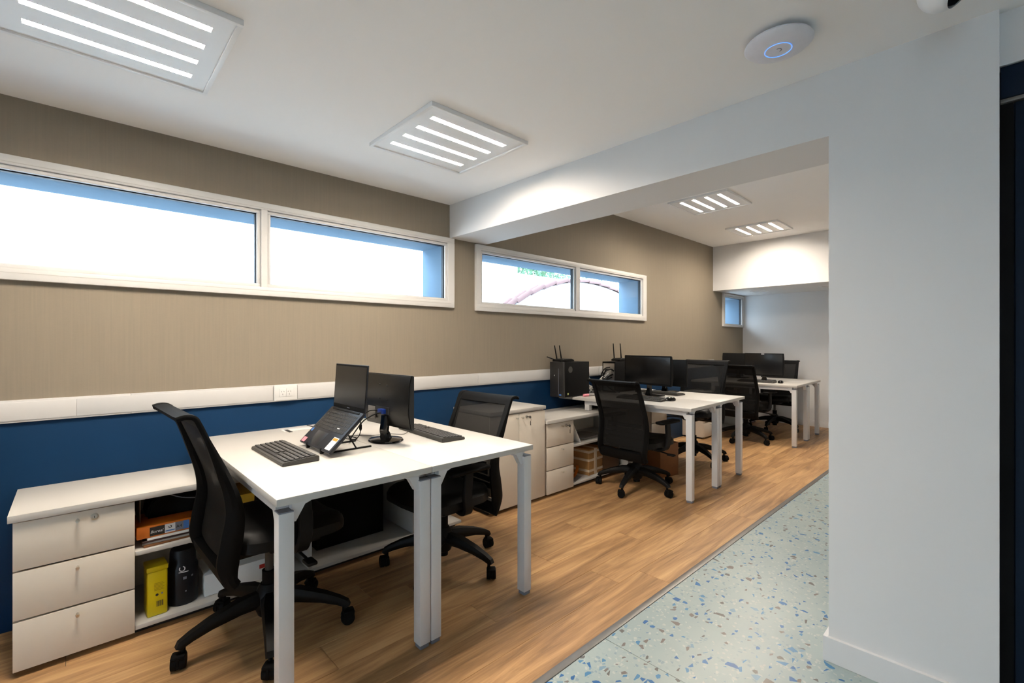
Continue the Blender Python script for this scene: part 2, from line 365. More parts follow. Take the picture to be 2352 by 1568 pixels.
# floor
fl = None
bm = BM(); box(bm, XL-0.2, XE+0.2, YB-0.2, YW+0.3, -0.12, -0.0085); fl = struct('floor', bm, PLINTH)
PW, PL = 0.186, 1.24
bm = BM(); box(bm, 0.0006, PL-0.0006, 0.0005, PW-0.0005, -0.0085, 0, 0.0009, 1)
plank0 = None; row = 0; y = 1.190
while y < YW-0.01:
    x = XL+random.uniform(-1.1, 0)
    while x < XE-0.02:
        if plank0 is None: plank0 = obj('plank', bm, OAK, fl, loc=(x, y, 0)); q = plank0
        else: q = inst(plank0, fl, (x, y, 0)); q.scale = (1, 1, 1)
        if x+PL > XE or x < XL or y+PW > YW:      # trim boards that meet a wall
            xa = max(x, XL); xb = min(x+PL, XE); yb = min(y+PW, YW)
            q.scale = ((xb-xa)/PL, (yb-y)/PW, 1); q.location = (xa, y, 0)
        x += PL
    y += PW
xs = [XL, -0.86, 1.635, 4.145, 6.60, XE]; ys = [YB, -0.10, 1.158]
for i in range(5):
    for j in range(2):
        bm = BM(); box(bm, xs[i]+0.0012, xs[i+1]-0.0012, ys[j]+0.0012, ys[j+1]-0.0012, -0.0085, 0.0, 0.0006, 1)
        obj('terrazzo_slab', bm, TERR, fl)
bm = BM(); box(bm, XL, XE, 1.157, 1.190, -0.008, 0.0035, 0.001); obj('threshold_strip', bm, STRIP, fl, label='steel strip between oak planks and terrazzo')
# baseboards
bm = BM(); prism(bm, [(2.152, -0.01), (2.152, 0.491), (2.50, 0.491), (2.50, 0.475), (2.168, 0.475), (2.168, -0.01)], 0.001, 0.095, 'z')
box(bm, 2.153, 2.50, 0.476, 0.4905, 0.0945, 0.096); struct('baseboard_partition', bm, WHITE, smooth=False)
bm = BM(); box(bm, XE-0.015, XE, -0.05, YW-0.02, 0, 0.09, 0.002); struct('baseboard_end', bm, WHITE)
# blue wainscot under the trunking
bm = BM(); box(bm, XL, XE-0.001, YW-0.012, YW, 0.0, 0.900, 0.001); struct('trim_1', bm, BLUEP)
# windows
for i, (x0, x1, z0, z1, panes, pz0, pz1) in enumerate(WIN):
    ft = 0.026
    def fr(bm, X0, X1, Z0, Z1, P, q0, q1, ya, yb, bev):
        box(bm, X0, X1, ya, yb, q1, Z1, bev); box(bm, X0, X1, ya, yb, Z0, q0, bev)
        e = [X0]+[v for p_ in P for v in p_]+[X1]
        for k in range(0, len(e), 2): box(bm, e[k], e[k+1], ya, yb, q0-0.001, q1+0.001, 0)
    g = 0.020
    bm = BM(); fr(bm, x0, x1, z0, z1, [(a-g, c+g) for a, c in panes], pz0-g, pz1+g, YW-ft, YW+0.002, 0.002)
    root = struct('window_%d' % (i+1), bm, ALUW)
    bm = BM(); box(bm, x0+0.03, x1-0.03, YW-ft-0.0012, YW-ft+0.001, z1-0.032, z1-0.030); box(bm, x0+0.03, x1-0.03, YW-ft-0.0012, YW-ft+0.001, z0+0.030, z0+0.032)
    for a, c in panes:
        bs = BM()
        for k0, k1, m0, m1 in ((a-g+0.001, c+g-0.001, pz1, pz1+g-0.001), (a-g+0.001, c+g-0.001, pz0-g+0.001, pz0), (a-g+0.001, a, pz0, pz1), (c, c+g-0.001, pz0, pz1)):
            box(bs, k0, k1, YW-0.014, YW+0.03, m0, m1, 0.0015)
        sash = obj('sash', bs, ALUW, root)
        gk = BM(); e = 0.005
        for k0, k1, m0, m1 in ((a, c, pz1-e, pz1), (a, c, pz0, pz0+e*0.6), (a, a+e, pz0, pz1), (c-e, c, pz0, pz1)):
            box(gk, k0, k1, YW+0.004, YW+0.03, m0, m1)
        obj('gasket', gk, GASK, sash)
        gp = BM(); box(gp, a, c, YW+0.014, YW+0.020, pz0, pz1); obj('glass_pane', gp, GLASS, root, smooth=False)
    obj('frame_groove', bm, simple('groove_%d' % i, (0.5, 0.48, 0.45, 1), 0.6), root)

# ------------------------------------------------------------------ outside
bm = BM(); box(bm, -14, 24, YW+0.30, 22, -0.3, -0.12); box(bm, -14, XL-0.2, -12, YW+0.30, -0.3, -0.12); struct('ground_outside', bm, PAVE)
bm = BM(); prism(bm, [(-9, -0.12), (22, -0.12), (22, 2.50), (5.80, 2.50), (5.80, 3.3), (-9, 3.3)], 6.0, 6.2, 'y')
tag(obj('garden_wall', bm, EXTW, smooth=False), 'tall white rendered boundary wall seen outside through the long windows', 'wall')
aw = thing('arched_wall', 'white arched garden wall with clay tile coping outside the second window', 'wall', (0, 0, 0))
arch = []
for k in range(25):
    t = k/24; xx = 4.0+t*5.4
    arch.append((xx, 2.33-0.160*abs(xx-6.75)**2 + 0.004*abs(xx-6.75)**3 if xx < 6.75 else 2.33-0.10*(xx-6.75)**2))
bm = BM(); prism(bm, [(4.0, -0.12)]+arch+[(9.4, -0.12)][:1], 5.2, 5.36, 'y'); obj('wall_body', bm, EXTW, aw, smooth=False)
def archz(xx): return 2.33-0.160*abs(xx-6.75)**2 + 0.004*abs(xx-6.75)**3 if xx < 6.75 else 2.33-0.10*(xx-6.75)**2
xx = 4.1; k = 0
while xx < 9.2:
    x2 = xx+0.30; z_a = archz(xx); z_b = archz(x2); s = (z_b-z_a)
    bm = BM(); L = math.hypot(0.34, s*0.34/0.30)
    for q in range(2):
        pts = [(0, 0.062*cos(pi*j/6), 0.062*sin(pi*j/6)) for j in range(7)]
        A = [bm.verts.new((0, p[1]+0.12*q, p[2])) for p in pts]+[bm.verts.new((0, p[1]*0.8+0.12*q, p[2]*0.7-0.008)) for p in pts[::-1]]
        B = [bm.verts.new((L, v.co.y, v.co.z+0.022)) for v in A]
        for j in range(14): bm.faces.new((A[j], A[(j+1) % 14], B[(j+1) % 14], B[j]))
        bm.faces.new(A[::-1]); bm.faces.new(B)
    obj('roof_tile', bm, CLAY, aw, loc=(xx, 5.21+0.006*(k % 3), z_a+0.004), rot=(0, -math.atan2(s, 0.30), 0)); xx = x2; k += 1
tr = thing('tree', 'leafy green tree behind the white wall outside the second window', 'tree', (9.2, 8.6, -0.12))
bm = BM(); tube(bm, smoothpath([(0, 0, 0), (0.1, 0, 1.2), (-0.05, 0.05, 2.6), (0.1, 0, 3.6)]), 0.13); obj('trunk', bm, BARK, tr)
bm = BM()
for k in range(5200):
    c = Vector((random.gauss(0, 0.85), random.gauss(0, 0.55), random.gauss(0, 0.42)))
    c = c+Vector((-0.5, 0, 3.2)); a = Vector((random.uniform(-1, 1), random.uniform(-1, 1), random.uniform(-1, 1))).normalized()
    u, v = frame_of(a); s = random.uniform(0.03, 0.06)
    vs = [bm.verts.new(c+u*s), bm.verts.new(c+v*s*0.5+a*0.01), bm.verts.new(c-u*s), bm.verts.new(c-v*s*0.5+a*0.01)]
    bm.faces.new(vs)
obj('foliage', bm, LEAF, tr, kind='stuff', smooth=False)

# ------------------------------------------------------------------ ceiling lights
def light(label, x0, x1, y0, y1, zc):
    t = thing('ceiling_light', label, 'light', ((x0+x1)/2, (y0+y1)/2, zc), 0, 'square four-tube ceiling lights')
    a = (x1-x0)/2; b_ = (y1-y0)/2
    bm = BM(); r = 0.016; h = 0.020
    box(bm, -a, a, -b_, -b_+r, -h, -0.0005, 0.001); box(bm, -a, a, b_-r, b_, -h, -0.0005, 0.001)
    box(bm, -a, -a+r, -b_+r, b_-r, -h, -0.0005, 0.001); box(bm, a-r, a, -b_+r, b_-r, -h, -0.0005, 0.001)
    obj('rim', bm, PLATEW, t)
    ys_ = [-0.19, -0.065, 0.06, 0.185]; sw = 0.015; mx = 0.055
    bm = BM(); yy = -b_+r
    z0, z1 = -0.013, 0.004
    for c in ys_:
        box(bm, -a+r, a-r, yy, c-sw, z0, z1); box(bm, -a+r, -a+r+mx, c-sw, c+sw, z0, z1); box(bm, a-r-mx, a-r, c-sw, c+sw, z0, z1); yy = c+sw
    box(bm, -a+r, a-r, yy, b_-r, z0, z1); obj('reflector_plate', bm, PLATEW, t, smooth=False)
    for c in ys_:
        bm = BM(); box(bm, -a+r+mx+0.006, a-r-mx-0.006, c-0.012, c+0.012, -0.007, 0.002, 0.002); obj('tube', bm, DIFFUS, t)
    bm = BM(); box(bm, -a+r+0.002, a-r-0.002, -b_+r+0.002, b_-r-0.002, 0.012, 0.046); obj('housing', bm, PLATEW, t)
light('square ceiling light at the upper left over the near desk chair, largest of the four', *FIX[0])
light('square ceiling light nearest the beam, above the laptop desk', *FIX[1])
light('square ceiling light just beyond the beam in the far bay', *FIX[2])
light('square ceiling light closest to the far soffit', *FIX[3])
# small recessed squares (off) in the far soffit
for (x, y, lb) in ((7.42, 2.50, 'small square recessed downlight in the far soffit beside the end window'), (7.40, 1.62, 'small square recessed downlight in the far soffit at the pillar edge')):
    t = thing('downlight', lb, 'light', (x, y, 2.021), 0)
    bm = BM()
    for x0, x1, y0, y1 in ((-0.1, 0.1, -0.1, -0.085), (-0.1, 0.1, 0.085, 0.1), (-0.1, -0.085, -0.085, 0.085), (0.085, 0.1, -0.085, 0.085)): box(bm, x0, x1, y0, y1, -0.008, -0.0004)
    obj('rim', bm, PLATEW, t); bm = BM(); box(bm, -0.085, 0.085, -0.085, 0.085, -0.004, -0.0004); obj('lens', bm, PVCB, t)
# access point
ap = thing('access_point', 'round white ceiling access point with a glowing blue ring', 'access point', (1.812, 0.548, ZC), R(20))
bm = BM(); lathe(bm, [(0.070, -0.001), (0.086, -0.010), (0.106, -0.016), (0.108, -0.021), (0.098, -0.030), (0.070, -0.037), (0.040, -0.0395), (0.0, -0.040)][:-1], 48)
obj('shell', bm, simple('ap_white', (0.74, 0.74, 0.80, 1), 0.4), ap)
bm = BM(); lathe(bm, [(0.072, 0), (0.084, -0.0105)], 40); obj('mount_plate', bm, DGREY, ap)
bm = BM()
for k in range(64):
    a0 = 2*pi*k/64; a1 = 2*pi*(k+1)/64
    v = [bm.verts.new((r_*cos(a_), r_*sin(a_), z_)) for r_, a_, z_ in ((0.0410, a0, -0.0396), (0.0430, a0, -0.0402), (0.0430, a1, -0.0402), (0.0410, a1, -0.0396))]
    bm.faces.new(v)
bmesh.ops.remove_doubles(bm, verts=bm.verts[:], dist=1e-5); bmesh.ops.solidify(bm, geom=bm.faces[:], thickness=0.0015)
obj('led_ring', bm, RINGE, ap, label='glowing blue status ring')
bm = BM(); sweep(bm, [(0.010*cos(a), 0.010*sin(a), -0.0405) for a in [pi*k/10 for k in range(11)]], (0, 0, 1), 0.0012, 0.003)
obj('emblem', bm, GREYPL, ap, rot=(0, 0, R(150)), label='small grey arc mark')
# dome camera
cm = thing('dome_camera', 'white security camera with black lens window hanging at the ceiling by the pillar', 'camera', (1.818, 0.121, ZC+0.012), R(-15))
bm = BM(); lathe(bm, [(0.045, 0), (0.048, -0.012), (0.03, -0.02), (0.026, -0.04)], 32); obj('mount', bm, PLATEW, cm)
bm = BM(); lathe(bm, [(0.057*sin(pi*k/16)+1e-4, -0.071-0.057*cos(pi*k/16)) for k in range(17)], 36); obj('shell', bm, PLATEW, cm)
bm = BM(); lathe(bm, [(0.0586*sin(R(46)*k/8)+1e-4, 0.0586*cos(R(46)*k/8)) for k in range(9)][::-1], 32); obj('lens_window', bm, GLOSSB, cm, loc=(0, 0, -0.071))
lw_ = Vector((-0.06, -0.58, -0.38)); lw_.rotate(Euler((0, 0, R(15)))); COL.objects['lens_window'].rotation_euler = lw_.to_track_quat('Z', 'Y').to_euler()

# ------------------------------------------------------------------ trunking and outlets
tk = thing('cable_trunking', 'long white cable trunking running along the taupe wall above the blue panel', 'trunking', (0, YW, 0.95))
segs = [XL, 0.206, 2.9, 5.4, 6.9]
for a, c in zip(segs, segs[1:]):
    bm = BM(); box(bm, a+0.0008, c-0.0008, -0.024, -0.0008, -0.047, 0.050, 0.001); obj('channel', bm, TRUNK, tk)
cs = [XL, -1.6, 0.011, 0.853]; 
covers = [(XL, -1.6), (-1.6, 0.011), (0.011, 0.852), (0.988, 2.4), (2.4, 4.05), (4.17, 5.6), (5.6, 6.9)]
for a, c in covers:
    bm = BM(); box(bm, a+0.0008, c-0.0008, -0.0275, -0.023, -0.038, 0.0415, 0.001); obj('cover', bm, TRUNK, tk)
def outlet(x, label):
    t = thing('power_outlet', label, 'outlet', (x, YW-0.024, 0.955))
    bm = BM(); box(bm, -0.065, 0.065, -0.013, 0, -0.047, 0.046, 0.004); obj('plate', bm, PVCB, t)
    for s in (-1, 1):
        m_ = BM(); box(m_, s*0.019-0.0185, s*0.019+0.0185, -0.0150, -0.012, -0.024, 0.024, 0.001); md = obj('socket', m_, PVCB, t)
        for dx, dz, an in ((-0.007, 0.006, 28), (0.007, 0.006, -28), (0, -0.010, 0)):
            m2 = BM(); box(m2, -0.0010, 0.0010, -0.0004, 0.0004, -0.0038, 0.0038); obj('slot', m2, INK, md, loc=(s*0.019+dx, -0.0151, dz), rot=(0, R(an), 0))
outlet(0.920, 'white double power outlet on the trunking left of the laptop')
outlet(4.11, 'white double power outlet on the trunking between the two black computer towers')

# ------------------------------------------------------------------ storage units
def knob(parent, x, y, z):
    bm = BM(); cyl(bm, (0, 0.0, 0), (0, -0.018, 0), 0.004, n=12); cyl(bm, (0, -0.018, 0), (0, -0.026, 0), 0.0065, 0.006, n=16)
    return obj('knob', bm, CHROME, parent, loc=(x, y, z), label='small round metal knob')
def keyset(parent, x, y, z):
    bm = BM(); cyl(bm, (0, 0, 0), (0, -0.006, 0), 0.011, n=20); cyl(bm, (0, -0.006, 0), (0, -0.012, 0), 0.006, n=14)
    obj('lock', bm, CHROME, parent, loc=(x, y, z))
    bm = BM(); box(bm, -0.0012, 0.0012, -0.040, -0.012, -0.004, 0.004, 0.0005); cyl(bm, (-0.0014, -0.040, 0), (0.0014, -0.040, 0), 0.011, n=14)
    tube(bm, smoothpath([(0, -0.046, -0.006), (0.003, -0.047, -0.018), (0, -0.045, -0.032)], 4), 0.0012, 6)
    box(bm, -0.002, 0.002, -0.047, -0.042, -0.062, -0.030, 0.0008); obj('key', bm, DGREY, parent, loc=(x, y, z), label='keys left hanging in the lock')
def drawers(t, x0, x1, yf, tops, locktype, kx, lockx, yb):
    """drawer stack; tops = z boundaries from top down"""
    bm = BM(); box(bm, x0, x0+0.016, yf+0.018, yb, 0.02, tops[0], 0); box(bm, x1-0.016, x1, yf+0.018, yb, 0.02, tops[0]); box(bm, x0, x1, yf+0.018, yb, 0.02, 0.036)
    obj('carcass', bm, CREAM, t)
    for i, (a, c) in enumerate(zip(tops, tops[1:])):
        bm = BM(); box(bm, x0+0.001, x1-0.001, yf, yf+0.017, c+0.0062, a-0.0005, 0.0012); d = obj('drawer', bm, CREAM, t)
        knob(d, kx, yf, a-0.030)
        if i == 0:
            if locktype == 'lock':
                m2 = BM(); lathe(m2, [(0.0125, 0), (0.0125, 0.003), (0.009, 0.004), (0.009, 0.0025), (0.006, 0.0025), (0.006, 0.005)], 24); obj('lock', m2, CHROME, d, loc=(lockx, yf, a-0.030), rot=(R(90), 0, 0), label='round chrome lock')
                m2 = BM(); box(m2, -0.001, 0.001, -0.0062, -0.0048, -0.004, 0.004); obj('keyhole', m2, INK, d, loc=(lockx, yf, a-0.030))
            elif locktype == 'key': keyset(d, lockx, yf, a-0.030)
YF = 2.522
def credenza(x0, x1, xd, label, locktype, zt, lockdx, kx, mid_z, xm, right_drawers=None, deckz=0.05, yf=YF):
    t = thing('credenza', label, 'credenza', (0, 0, 0), 0)
    yb = YW-0.014
    bm = BM(); box(bm, x0-0.012, x1, yf-0.012, yb, zt-0.027, zt, 0.0015); obj('top', bm, MELA, t)
    zz = zt-0.032; s = (zz-0.022)/3
    drawers(t, x0, xd, yf, [zz, zz-s, zz-2*s, 0.018], locktype, kx, lockdx, yb)
    xr = x1
    if right_drawers:
        drawers(t, right_drawers, x1, yf, [zz, zz-s, zz-2*s, 0.018], None, (right_drawers+x1)/2, 0, yb); xr = right_drawers
    bm = BM(); box(bm, xd+0.0005, xr-0.0005, yf+0.004, yb, deckz-0.018, deckz, 0.001); obj('deck', bm, MELA, t)
    bm = BM(); box(bm, xd+0.0005, xm, yf+0.006, yb, mid_z-0.018, mid_z, 0.001); obj('shelf', bm, MELA, t)
    bm = BM(); box(bm, xm, xm+0.018, yf+0.006, yb, deckz, zt-0.027, 0.001); obj('divider', bm, MELA, t)
    if not right_drawers:
        bm = BM(); box(bm, xr-0.36, xr-0.342, yf+0.03, yb, deckz, zt-0.027, 0.001); obj('divider', bm, MELA, t)
    bm = BM(); box(bm, xd, xr-0.002, yb-0.012, yb, deckz, zt-0.027); obj('back_panel', bm, CREAM, t)
    bm = BM(); box(bm, x0+0.03, x1-0.02, yf+0.05, yb, 0.0005, 0.0185); obj('plinth', bm, PLINTH, t)
    if deckz > 0.04:
        bm = BM(); box(bm, xd+0.01, xr-0.02, yf+0.06, yb, 0.018, deckz-0.0185); obj('plinth', bm, PLINTH, t)
    return t
credenza(-0.165, 1.913, 0.190, 'low white credenza with three drawers at left, standing under the laptop desk', 'lock', 0.611, 0.062, 0.012, 0.363, 0.905)
credenza(2.772, 4.70, 3.106, 'low white credenza right of the tall two-door cabinet, keys in its top drawer', 'key', 0.622, 3.004, 2.949, 0.375, 3.95, right_drawers=4.385)
credenza(5.93, 7.9, 6.275, 'low white credenza furthest down the room under the last desk', 'lock', 0.611, 6.17, 6.10, 0.363, 7.0, yf=2.66)
cb = thing('cabinet', 'waist-high two-door white cabinet between the first two desks, keys in its lock', 'cabinet', (0, 0, 0))
x0, x1 = 2.165, 2.744
bm = BM(); box(bm, x0-0.004, x1+0.006, YF-0.006, YW-0.014, 0.722, 0.748, 0.0015); obj('top', bm, MELA, cb)
bm = BM(); box(bm, x0, x1, YF+0.02, YW-0.014, 0.03, 0.716); obj('body', bm, CREAM, cb)
for a, c, kx in ((x0, 2.4545, 2.426), (2.4565, x1, 2.484)):
    bm = BM(); box(bm, a+0.0008, c-0.0008, YF, YF+0.018, 0.028, 0.714, 0.0012); d = obj('door', bm, CREAM, cb); knob(d, kx, YF, 0.682)
    if kx > 2.45: keyset(d, 2.534, YF, 0.684)
bm = BM(); box(bm, x0+0.02, x1-0.02, YF+0.05, YW-0.02, 0.0005, 0.0295); obj('plinth', bm, PLINTH, cb)
# ------------------------------------------------------------------ desks
ZD = 0.742
def desk(label, x0, x1, y0, y1, legx, org, rot, group, blank):
    """one bench-desk half in local coordinates around org"""
    t = thing('desk', label, 'desk', (org[0], org[1], 0), rot)
    bm = BM(); box(bm, x0, x1, y0, y1, ZD-0.025, ZD, 0.0018); obj('worktop', bm, MELA, t)
    s = 0.049; yl = y0+0.010
    for lx, yy, zb in ((legx[0], yl, 0.0), (legx[1], yl, 0.0), (legx[0]+0.01, y1-0.32, blank), (legx[1]-0.01, y1-0.32, blank)):
        foot = 0.018 if zb == 0 else 0.004
        bm = BM(); box(bm, lx-s/2, lx+s/2, yy, yy+s, zb+foot, ZD-0.054, 0.002); lg = obj('leg', bm, STEELW, t)
        bm = BM(); box(bm, lx-s/2+0.001, lx+s/2-0.001, yy+0.001, yy+s-0.001, ZD-0.055, ZD-0.050, 0.001); obj('cap', bm, GREYPL, lg)
        bm = BM(); cyl(bm, (lx, yy+s/2, zb), (lx, yy+s/2, zb+foot), 0.022, n=20) if zb else box(bm, lx-s/2+0.004, lx+s/2-0.004, yy+0.004, yy+s-0.004, zb, zb+foot+0.001, 0.002)
        obj('foot', bm, GREYPL, lg, label='grey plastic foot')
        if zb == 0:
            sg = 1 if lx < (x0+x1)/2 else -1
            bm = BM()    # angled bracket towards the desk middle and towards the wall
            prism(bm, [(lx+sg*(s/2-0.004), ZD-0.092), (lx+sg*(s/2+0.010), ZD-0.092), (lx+sg*(s/2+0.040), ZD-0.040), (lx+sg*(s/2+0.058), ZD-0.034), (lx+sg*(s/2+0.058), ZD-0.026), (lx+sg*(s/2-0.004), ZD-0.026)], yy+0.014, yy+s-0.006, 'y')
            prism(bm, [(yy+s-0.004, ZD-0.092), (yy+s+0.010, ZD-0.092), (yy+s+0.040, ZD-0.040), (yy+s+0.058, ZD-0.034), (yy+s+0.058, ZD-0.026), (yy+s-0.004, ZD-0.026)], lx-s/2+0.004, lx+s/2-0.004, 'x')
            obj('bracket', bm, STEELW, lg)
    bm = BM()
    for lx in legx: box(bm, lx-0.015, lx+0.015, y0+0.08, y1-0.27, ZD-0.065, ZD-0.026, 0.001)
    obj('side_rail', bm, STEELW, t)
    bm = BM(); box(bm, legx[0], legx[1], y1-0.31, y1-0.28, ZD-0.065, ZD-0.026, 0.001); obj('cross_rail', bm, STEELW, t)
    return t
G1 = None
D = desk('white bench desk half with the laptop, nearest the camera on the left', 0.0, 0.5955, 0, 1.345, (0.034, 0.5685), (0.477, 1.613), 0, G1, 0.6113)
bm = BM(); box(bm, 0.40, 0.60-0.006, 1.205, 1.315, ZD-0.0005, ZD+0.0018, 0.0008); gc = obj('cable_flap', bm, PVCB, D, label='white flush cable access flap')
bm = BM(); box(bm, 0.412, 0.432, 1.165, 1.255, ZD+0.0010, ZD+0.0024, 0.0005); obj('flap_slot', bm, DGREY, gc)
D = desk('white bench desk half behind the desktop monitor, right half of the nearest pair', 0.0, 0.5955, 0, 1.345, (0.026, 0.5665), (1.0735, 1.613), 0, G1, 0.6113)
desk('white bench desk half beneath the mesh chair in the middle pair, left half', 0, 0.595, 0, 1.30, (0.060, 0.568), (3.452, 1.650), R(2.0), None, 0.6223)
desk('white bench desk half of the middle pair, right half by the empty end', 0.596, 1.191, 0, 1.30, (0.623, 1.135), (3.452, 1.650), R(2.0), None, 0.6223)
desk('white bench desk half at the far end of the room, left half', 0, 0.595, 0, 1.28, (0.034, 0.568), (6.22, 1.680), R(1.8), None, 0.6113)
desk('white bench desk half nearest the end wall, right half of the last pair', 0.596, 1.191, 0, 1.28, (0.623, 1.157), (6.22, 1.680), R(1.8), None, 0.6113)

# ------------------------------------------------------------------ chairs
def back_profile(s):      # s 0..1 top to bottom of back, local x (forward +), z
    P = [(-0.372, 0.986), (-0.345, 0.992), (-0.318, 0.985), (-0.303, 0.958), (-0.281, 0.905), (-0.244, 0.81), (-0.205, 0.70), (-0.190, 0.61), (-0.200, 0.52), (-0.212, 0.44), (-0.205, 0.375), (-0.188, 0.345)]
    return P
HW = 0.232
def chair(label, x, y, rot, star, h, lever=True):
    t = thing('office_chair', label, 'chair', (x, y, 0), rot, 'black mesh-back office chairs')
    # five-star base
    bm = BM(); lathe(bm, [(0.030, 0.075), (0.044, 0.085), (0.058, 0.12), (0.058, 0.165), (0.044, 0.20), (0.034, 0.215)], 24); obj('hub', bm, BLACKP, t)
    for k in range(5):
        a = R(star+72*k)-rot
        bm = BM()
        sweep(bm, [(0.03, 0, 0.155), (0.12, 0, 0.152), (0.22, 0, 0.130), (0.285, 0, 0.108), (0.318, 0, 0.092), (0.325, 0, 0.078)], (0, 1, 0), [0.066, 0.060, 0.048, 0.040, 0.036, 0.034], [0.070, 0.056, 0.042, 0.034, 0.030, 0.026])
        lg = obj('base_leg', bm, BLACKP, t, rot=(0, 0, a))
        bm = BM(); cyl(bm, (0.31, 0, 0.050), (0.31, 0, 0.085), 0.008, n=10)
        sw = Matrix.Translation((0.325, 0, 0)) @ Matrix.Rotation(random.uniform(0, 6.28), 4, 'Z')
        for s in (-1, 1):
            w_ = BM(); cyl(w_, (0, s*0.006, 0.0295), (0, s*0.024, 0.0295), 0.0295, 0.027, n=24); merge(bm, w_, sw)
        w_ = BM(); box(w_, -0.028, 0.030, -0.006, 0.006, 0.012, 0.052, 0.005); box(w_, -0.02, 0.028, -0.024, 0.024, 0.044, 0.061, 0.007); merge(bm, w_, sw)
        obj('caster', bm, BLACKM, lg)
    bm = BM(); cyl(bm, (0, 0, 0.055), (0, 0, 0.27), 0.028, n=20); obj('column_sleeve', bm, BLACKM, t)
    bm = BM(); cyl(bm, (0, 0, 0.26), (0, 0, 0.375+h), 0.017, n=16); obj('gas_lift', bm, DGREY, t)
    # upper part, lifted by h
    U = (0, 0, h)
    bm = BM(); box(bm, -0.15, 0.10, -0.075, 0.075, 0.372, 0.425, 0.012); box(bm, -0.06, 0.14, -0.20, 0.20, 0.415, 0.432, 0.004); obj('mechanism', bm, BLACKP, t, loc=U)
    bm = BM(); tube(bm, smoothpath([(0.05, -0.06, 0.395), (0.05, -0.20, 0.392), (0.055, -0.29, 0.382)], 4), 0.0055, 8); box(bm, 0.035, 0.075, -0.33, -0.265, 0.373, 0.388, 0.006); obj('lever', bm, BLACKP, t, loc=U)
    # seat cushion with waterfall front
    bm = BM(); N = 28; Mm = 22
    def seatpt(u, v, top):
        # superellipse outline
        xx_ = -0.205+0.475*u; yy_ = (v-0.5)*2
        half = 0.245*(1-0.10*max(0, 0.25-u)/0.25)
        e = max(0.0, min(1, 1-(abs(2*u-1))**5)); hy = half*(e**0.28 if e > 0 else 0)
        yv = yy_*hy
        edge = max(abs(yy_), abs(2*u-1)); drop = max(0, (edge-0.70)/0.30)
        z = 0.518-0.040*drop**2.2-0.024*max(0, (u-0.75)/0.25)**2+0.006*cos(yy_*pi)*-1 if top else 0.432+0.012*drop**2
        return (xx_, yv, z)
    G = {}
    for top in (1, 0):
        for i in range(N+1):
            for j in range(Mm+1): G[top, i, j] = bm.verts.new(seatpt(i/N, j/Mm, top))
        for i in range(N):
            for j in range(Mm): bm.faces.new((G[top, i, j], G[top, i+1, j], G[top, i+1, j+1], G[top, i, j+1]))
    for i in range(N):
        for j in (0, Mm): bm.faces.new((G[1, i, j], G[1, i+1, j], G[0, i+1, j], G[0, i, j]))
    bmesh.ops.remove_doubles(bm, verts=bm.verts[:], dist=1e-4)
    obj('seat', bm, LEATHER, t, loc=U)
    # back: two side struts, lip bar, bottom shell, mesh, slats, spine
    prof = [Vector((p[0], 0, p[1])) for p in back_profile(0)]
    sp = smoothpath(prof, 5); n = len(sp)
    lip = [p for p in sp if p.z+h*0 >= 0 ]
    bm = BM()
    thick = []; 
    for i, p in enumerate(sp):
        tt = 0.018 if p.z > 0.9 else 0.018+0.056*min(1, max(0, (0.9-p.z)/0.36)); tt -= 0.030*min(1, max(0, (0.43-p.z)/0.07)); thick.append(tt)
    for s in (-1, 1):
        pts = [Vector((p.x, s*(HW-0.010-0.006*max(0, (0.50-p.z)/0.16)), p.z)) for p in sp]
        sweep(bm, pts, (0, 1, 0), 0.038, thick)
    # top lip: curved plate across
    li = [p for i, p in enumerate(sp) if i < 17]
    sweep(bm, [p for p in li], (0, 1, 0), 2*HW-0.02, 0.014)
    # bottom shell across
    bo = [p+Vector((-0.004, 0, 0)) for p in sp if p.z < 0.425]
    sweep(bm, bo, (0, 1, 0), 2*HW-0.04, 0.046)
    obj('back_frame', bm, BLACKM, t, loc=U)
    mp = [p for p in sp if 0.415 < p.z < 0.975]
    bm = BM(); g = [[bm.verts.new((p.x+0.006+0.012*(1-(2*k/8-1)**2)*(-1), (2*k/8-1)*(HW-0.018), p.z)) for k in range(9)] for p in mp]
    for a, c in zip(g, g[1:]):
        for k in range(8): bm.faces.new((a[k], a[k+1], c[k+1], c[k]))
    obj('back_mesh', bm, MESHF, t, loc=U, label='see-through black mesh')
    def px(z):
        for a, c in zip(sp[12:], sp[13:]):
            if a.z >= z >= c.z: return a.x+(c.x-a.x)*(a.z-z)/max(1e-6, a.z-c.z)
        return -0.2
    for k in range(4):
        z = 0.500+0.040*k; w2 = HW-0.035-0.01*k
        bm = BM(); sweep(bm, [(px(z)+0.016-0.012*(1-(q/6-1)**2), w2*(q/6-1), z) for q in range(13)], (0, 0, 1), 0.030, 0.008); obj('lumbar_slat', bm, BLACKP, t, loc=U)
    bm = BM(); sweep(bm, smoothpath([(-0.10, 0, 0.400), (-0.17, 0, 0.388), (-0.215, 0, 0.392)], 5), (0, 1, 0), 0.085, 0.022)
    obj('spine', bm, BLACKP, t, loc=U)
    for s in (-1, 1):
        bm = BM(); sweep(bm, smoothpath([(0.02, s*0.14, 0.420), (0.03, s*0.22, 0.415), (0.04, s*0.265, 0.44), (0.05, s*0.272, 0.52), (0.04, s*0.272, 0.640)], 5), (1, 0, 0), 0.055, 0.024)
        ar = obj('armrest', bm, BLACKP, t, loc=U)
        bm = BM(); box(bm, -0.085, 0.175, s*0.272-0.040, s*0.272+0.040, 0.640, 0.664, 0.011, 3); obj('arm_pad', bm, BLACKM, ar)
    return t
chair('black mesh office chair nearest the camera, tucked in at the left of the laptop desk', 0.618, 2.189, R(2), 183, 0.0)
chair('black mesh office chair facing left behind the right side of the nearest desk', 1.520, 2.178, R(182), -2, -0.060)
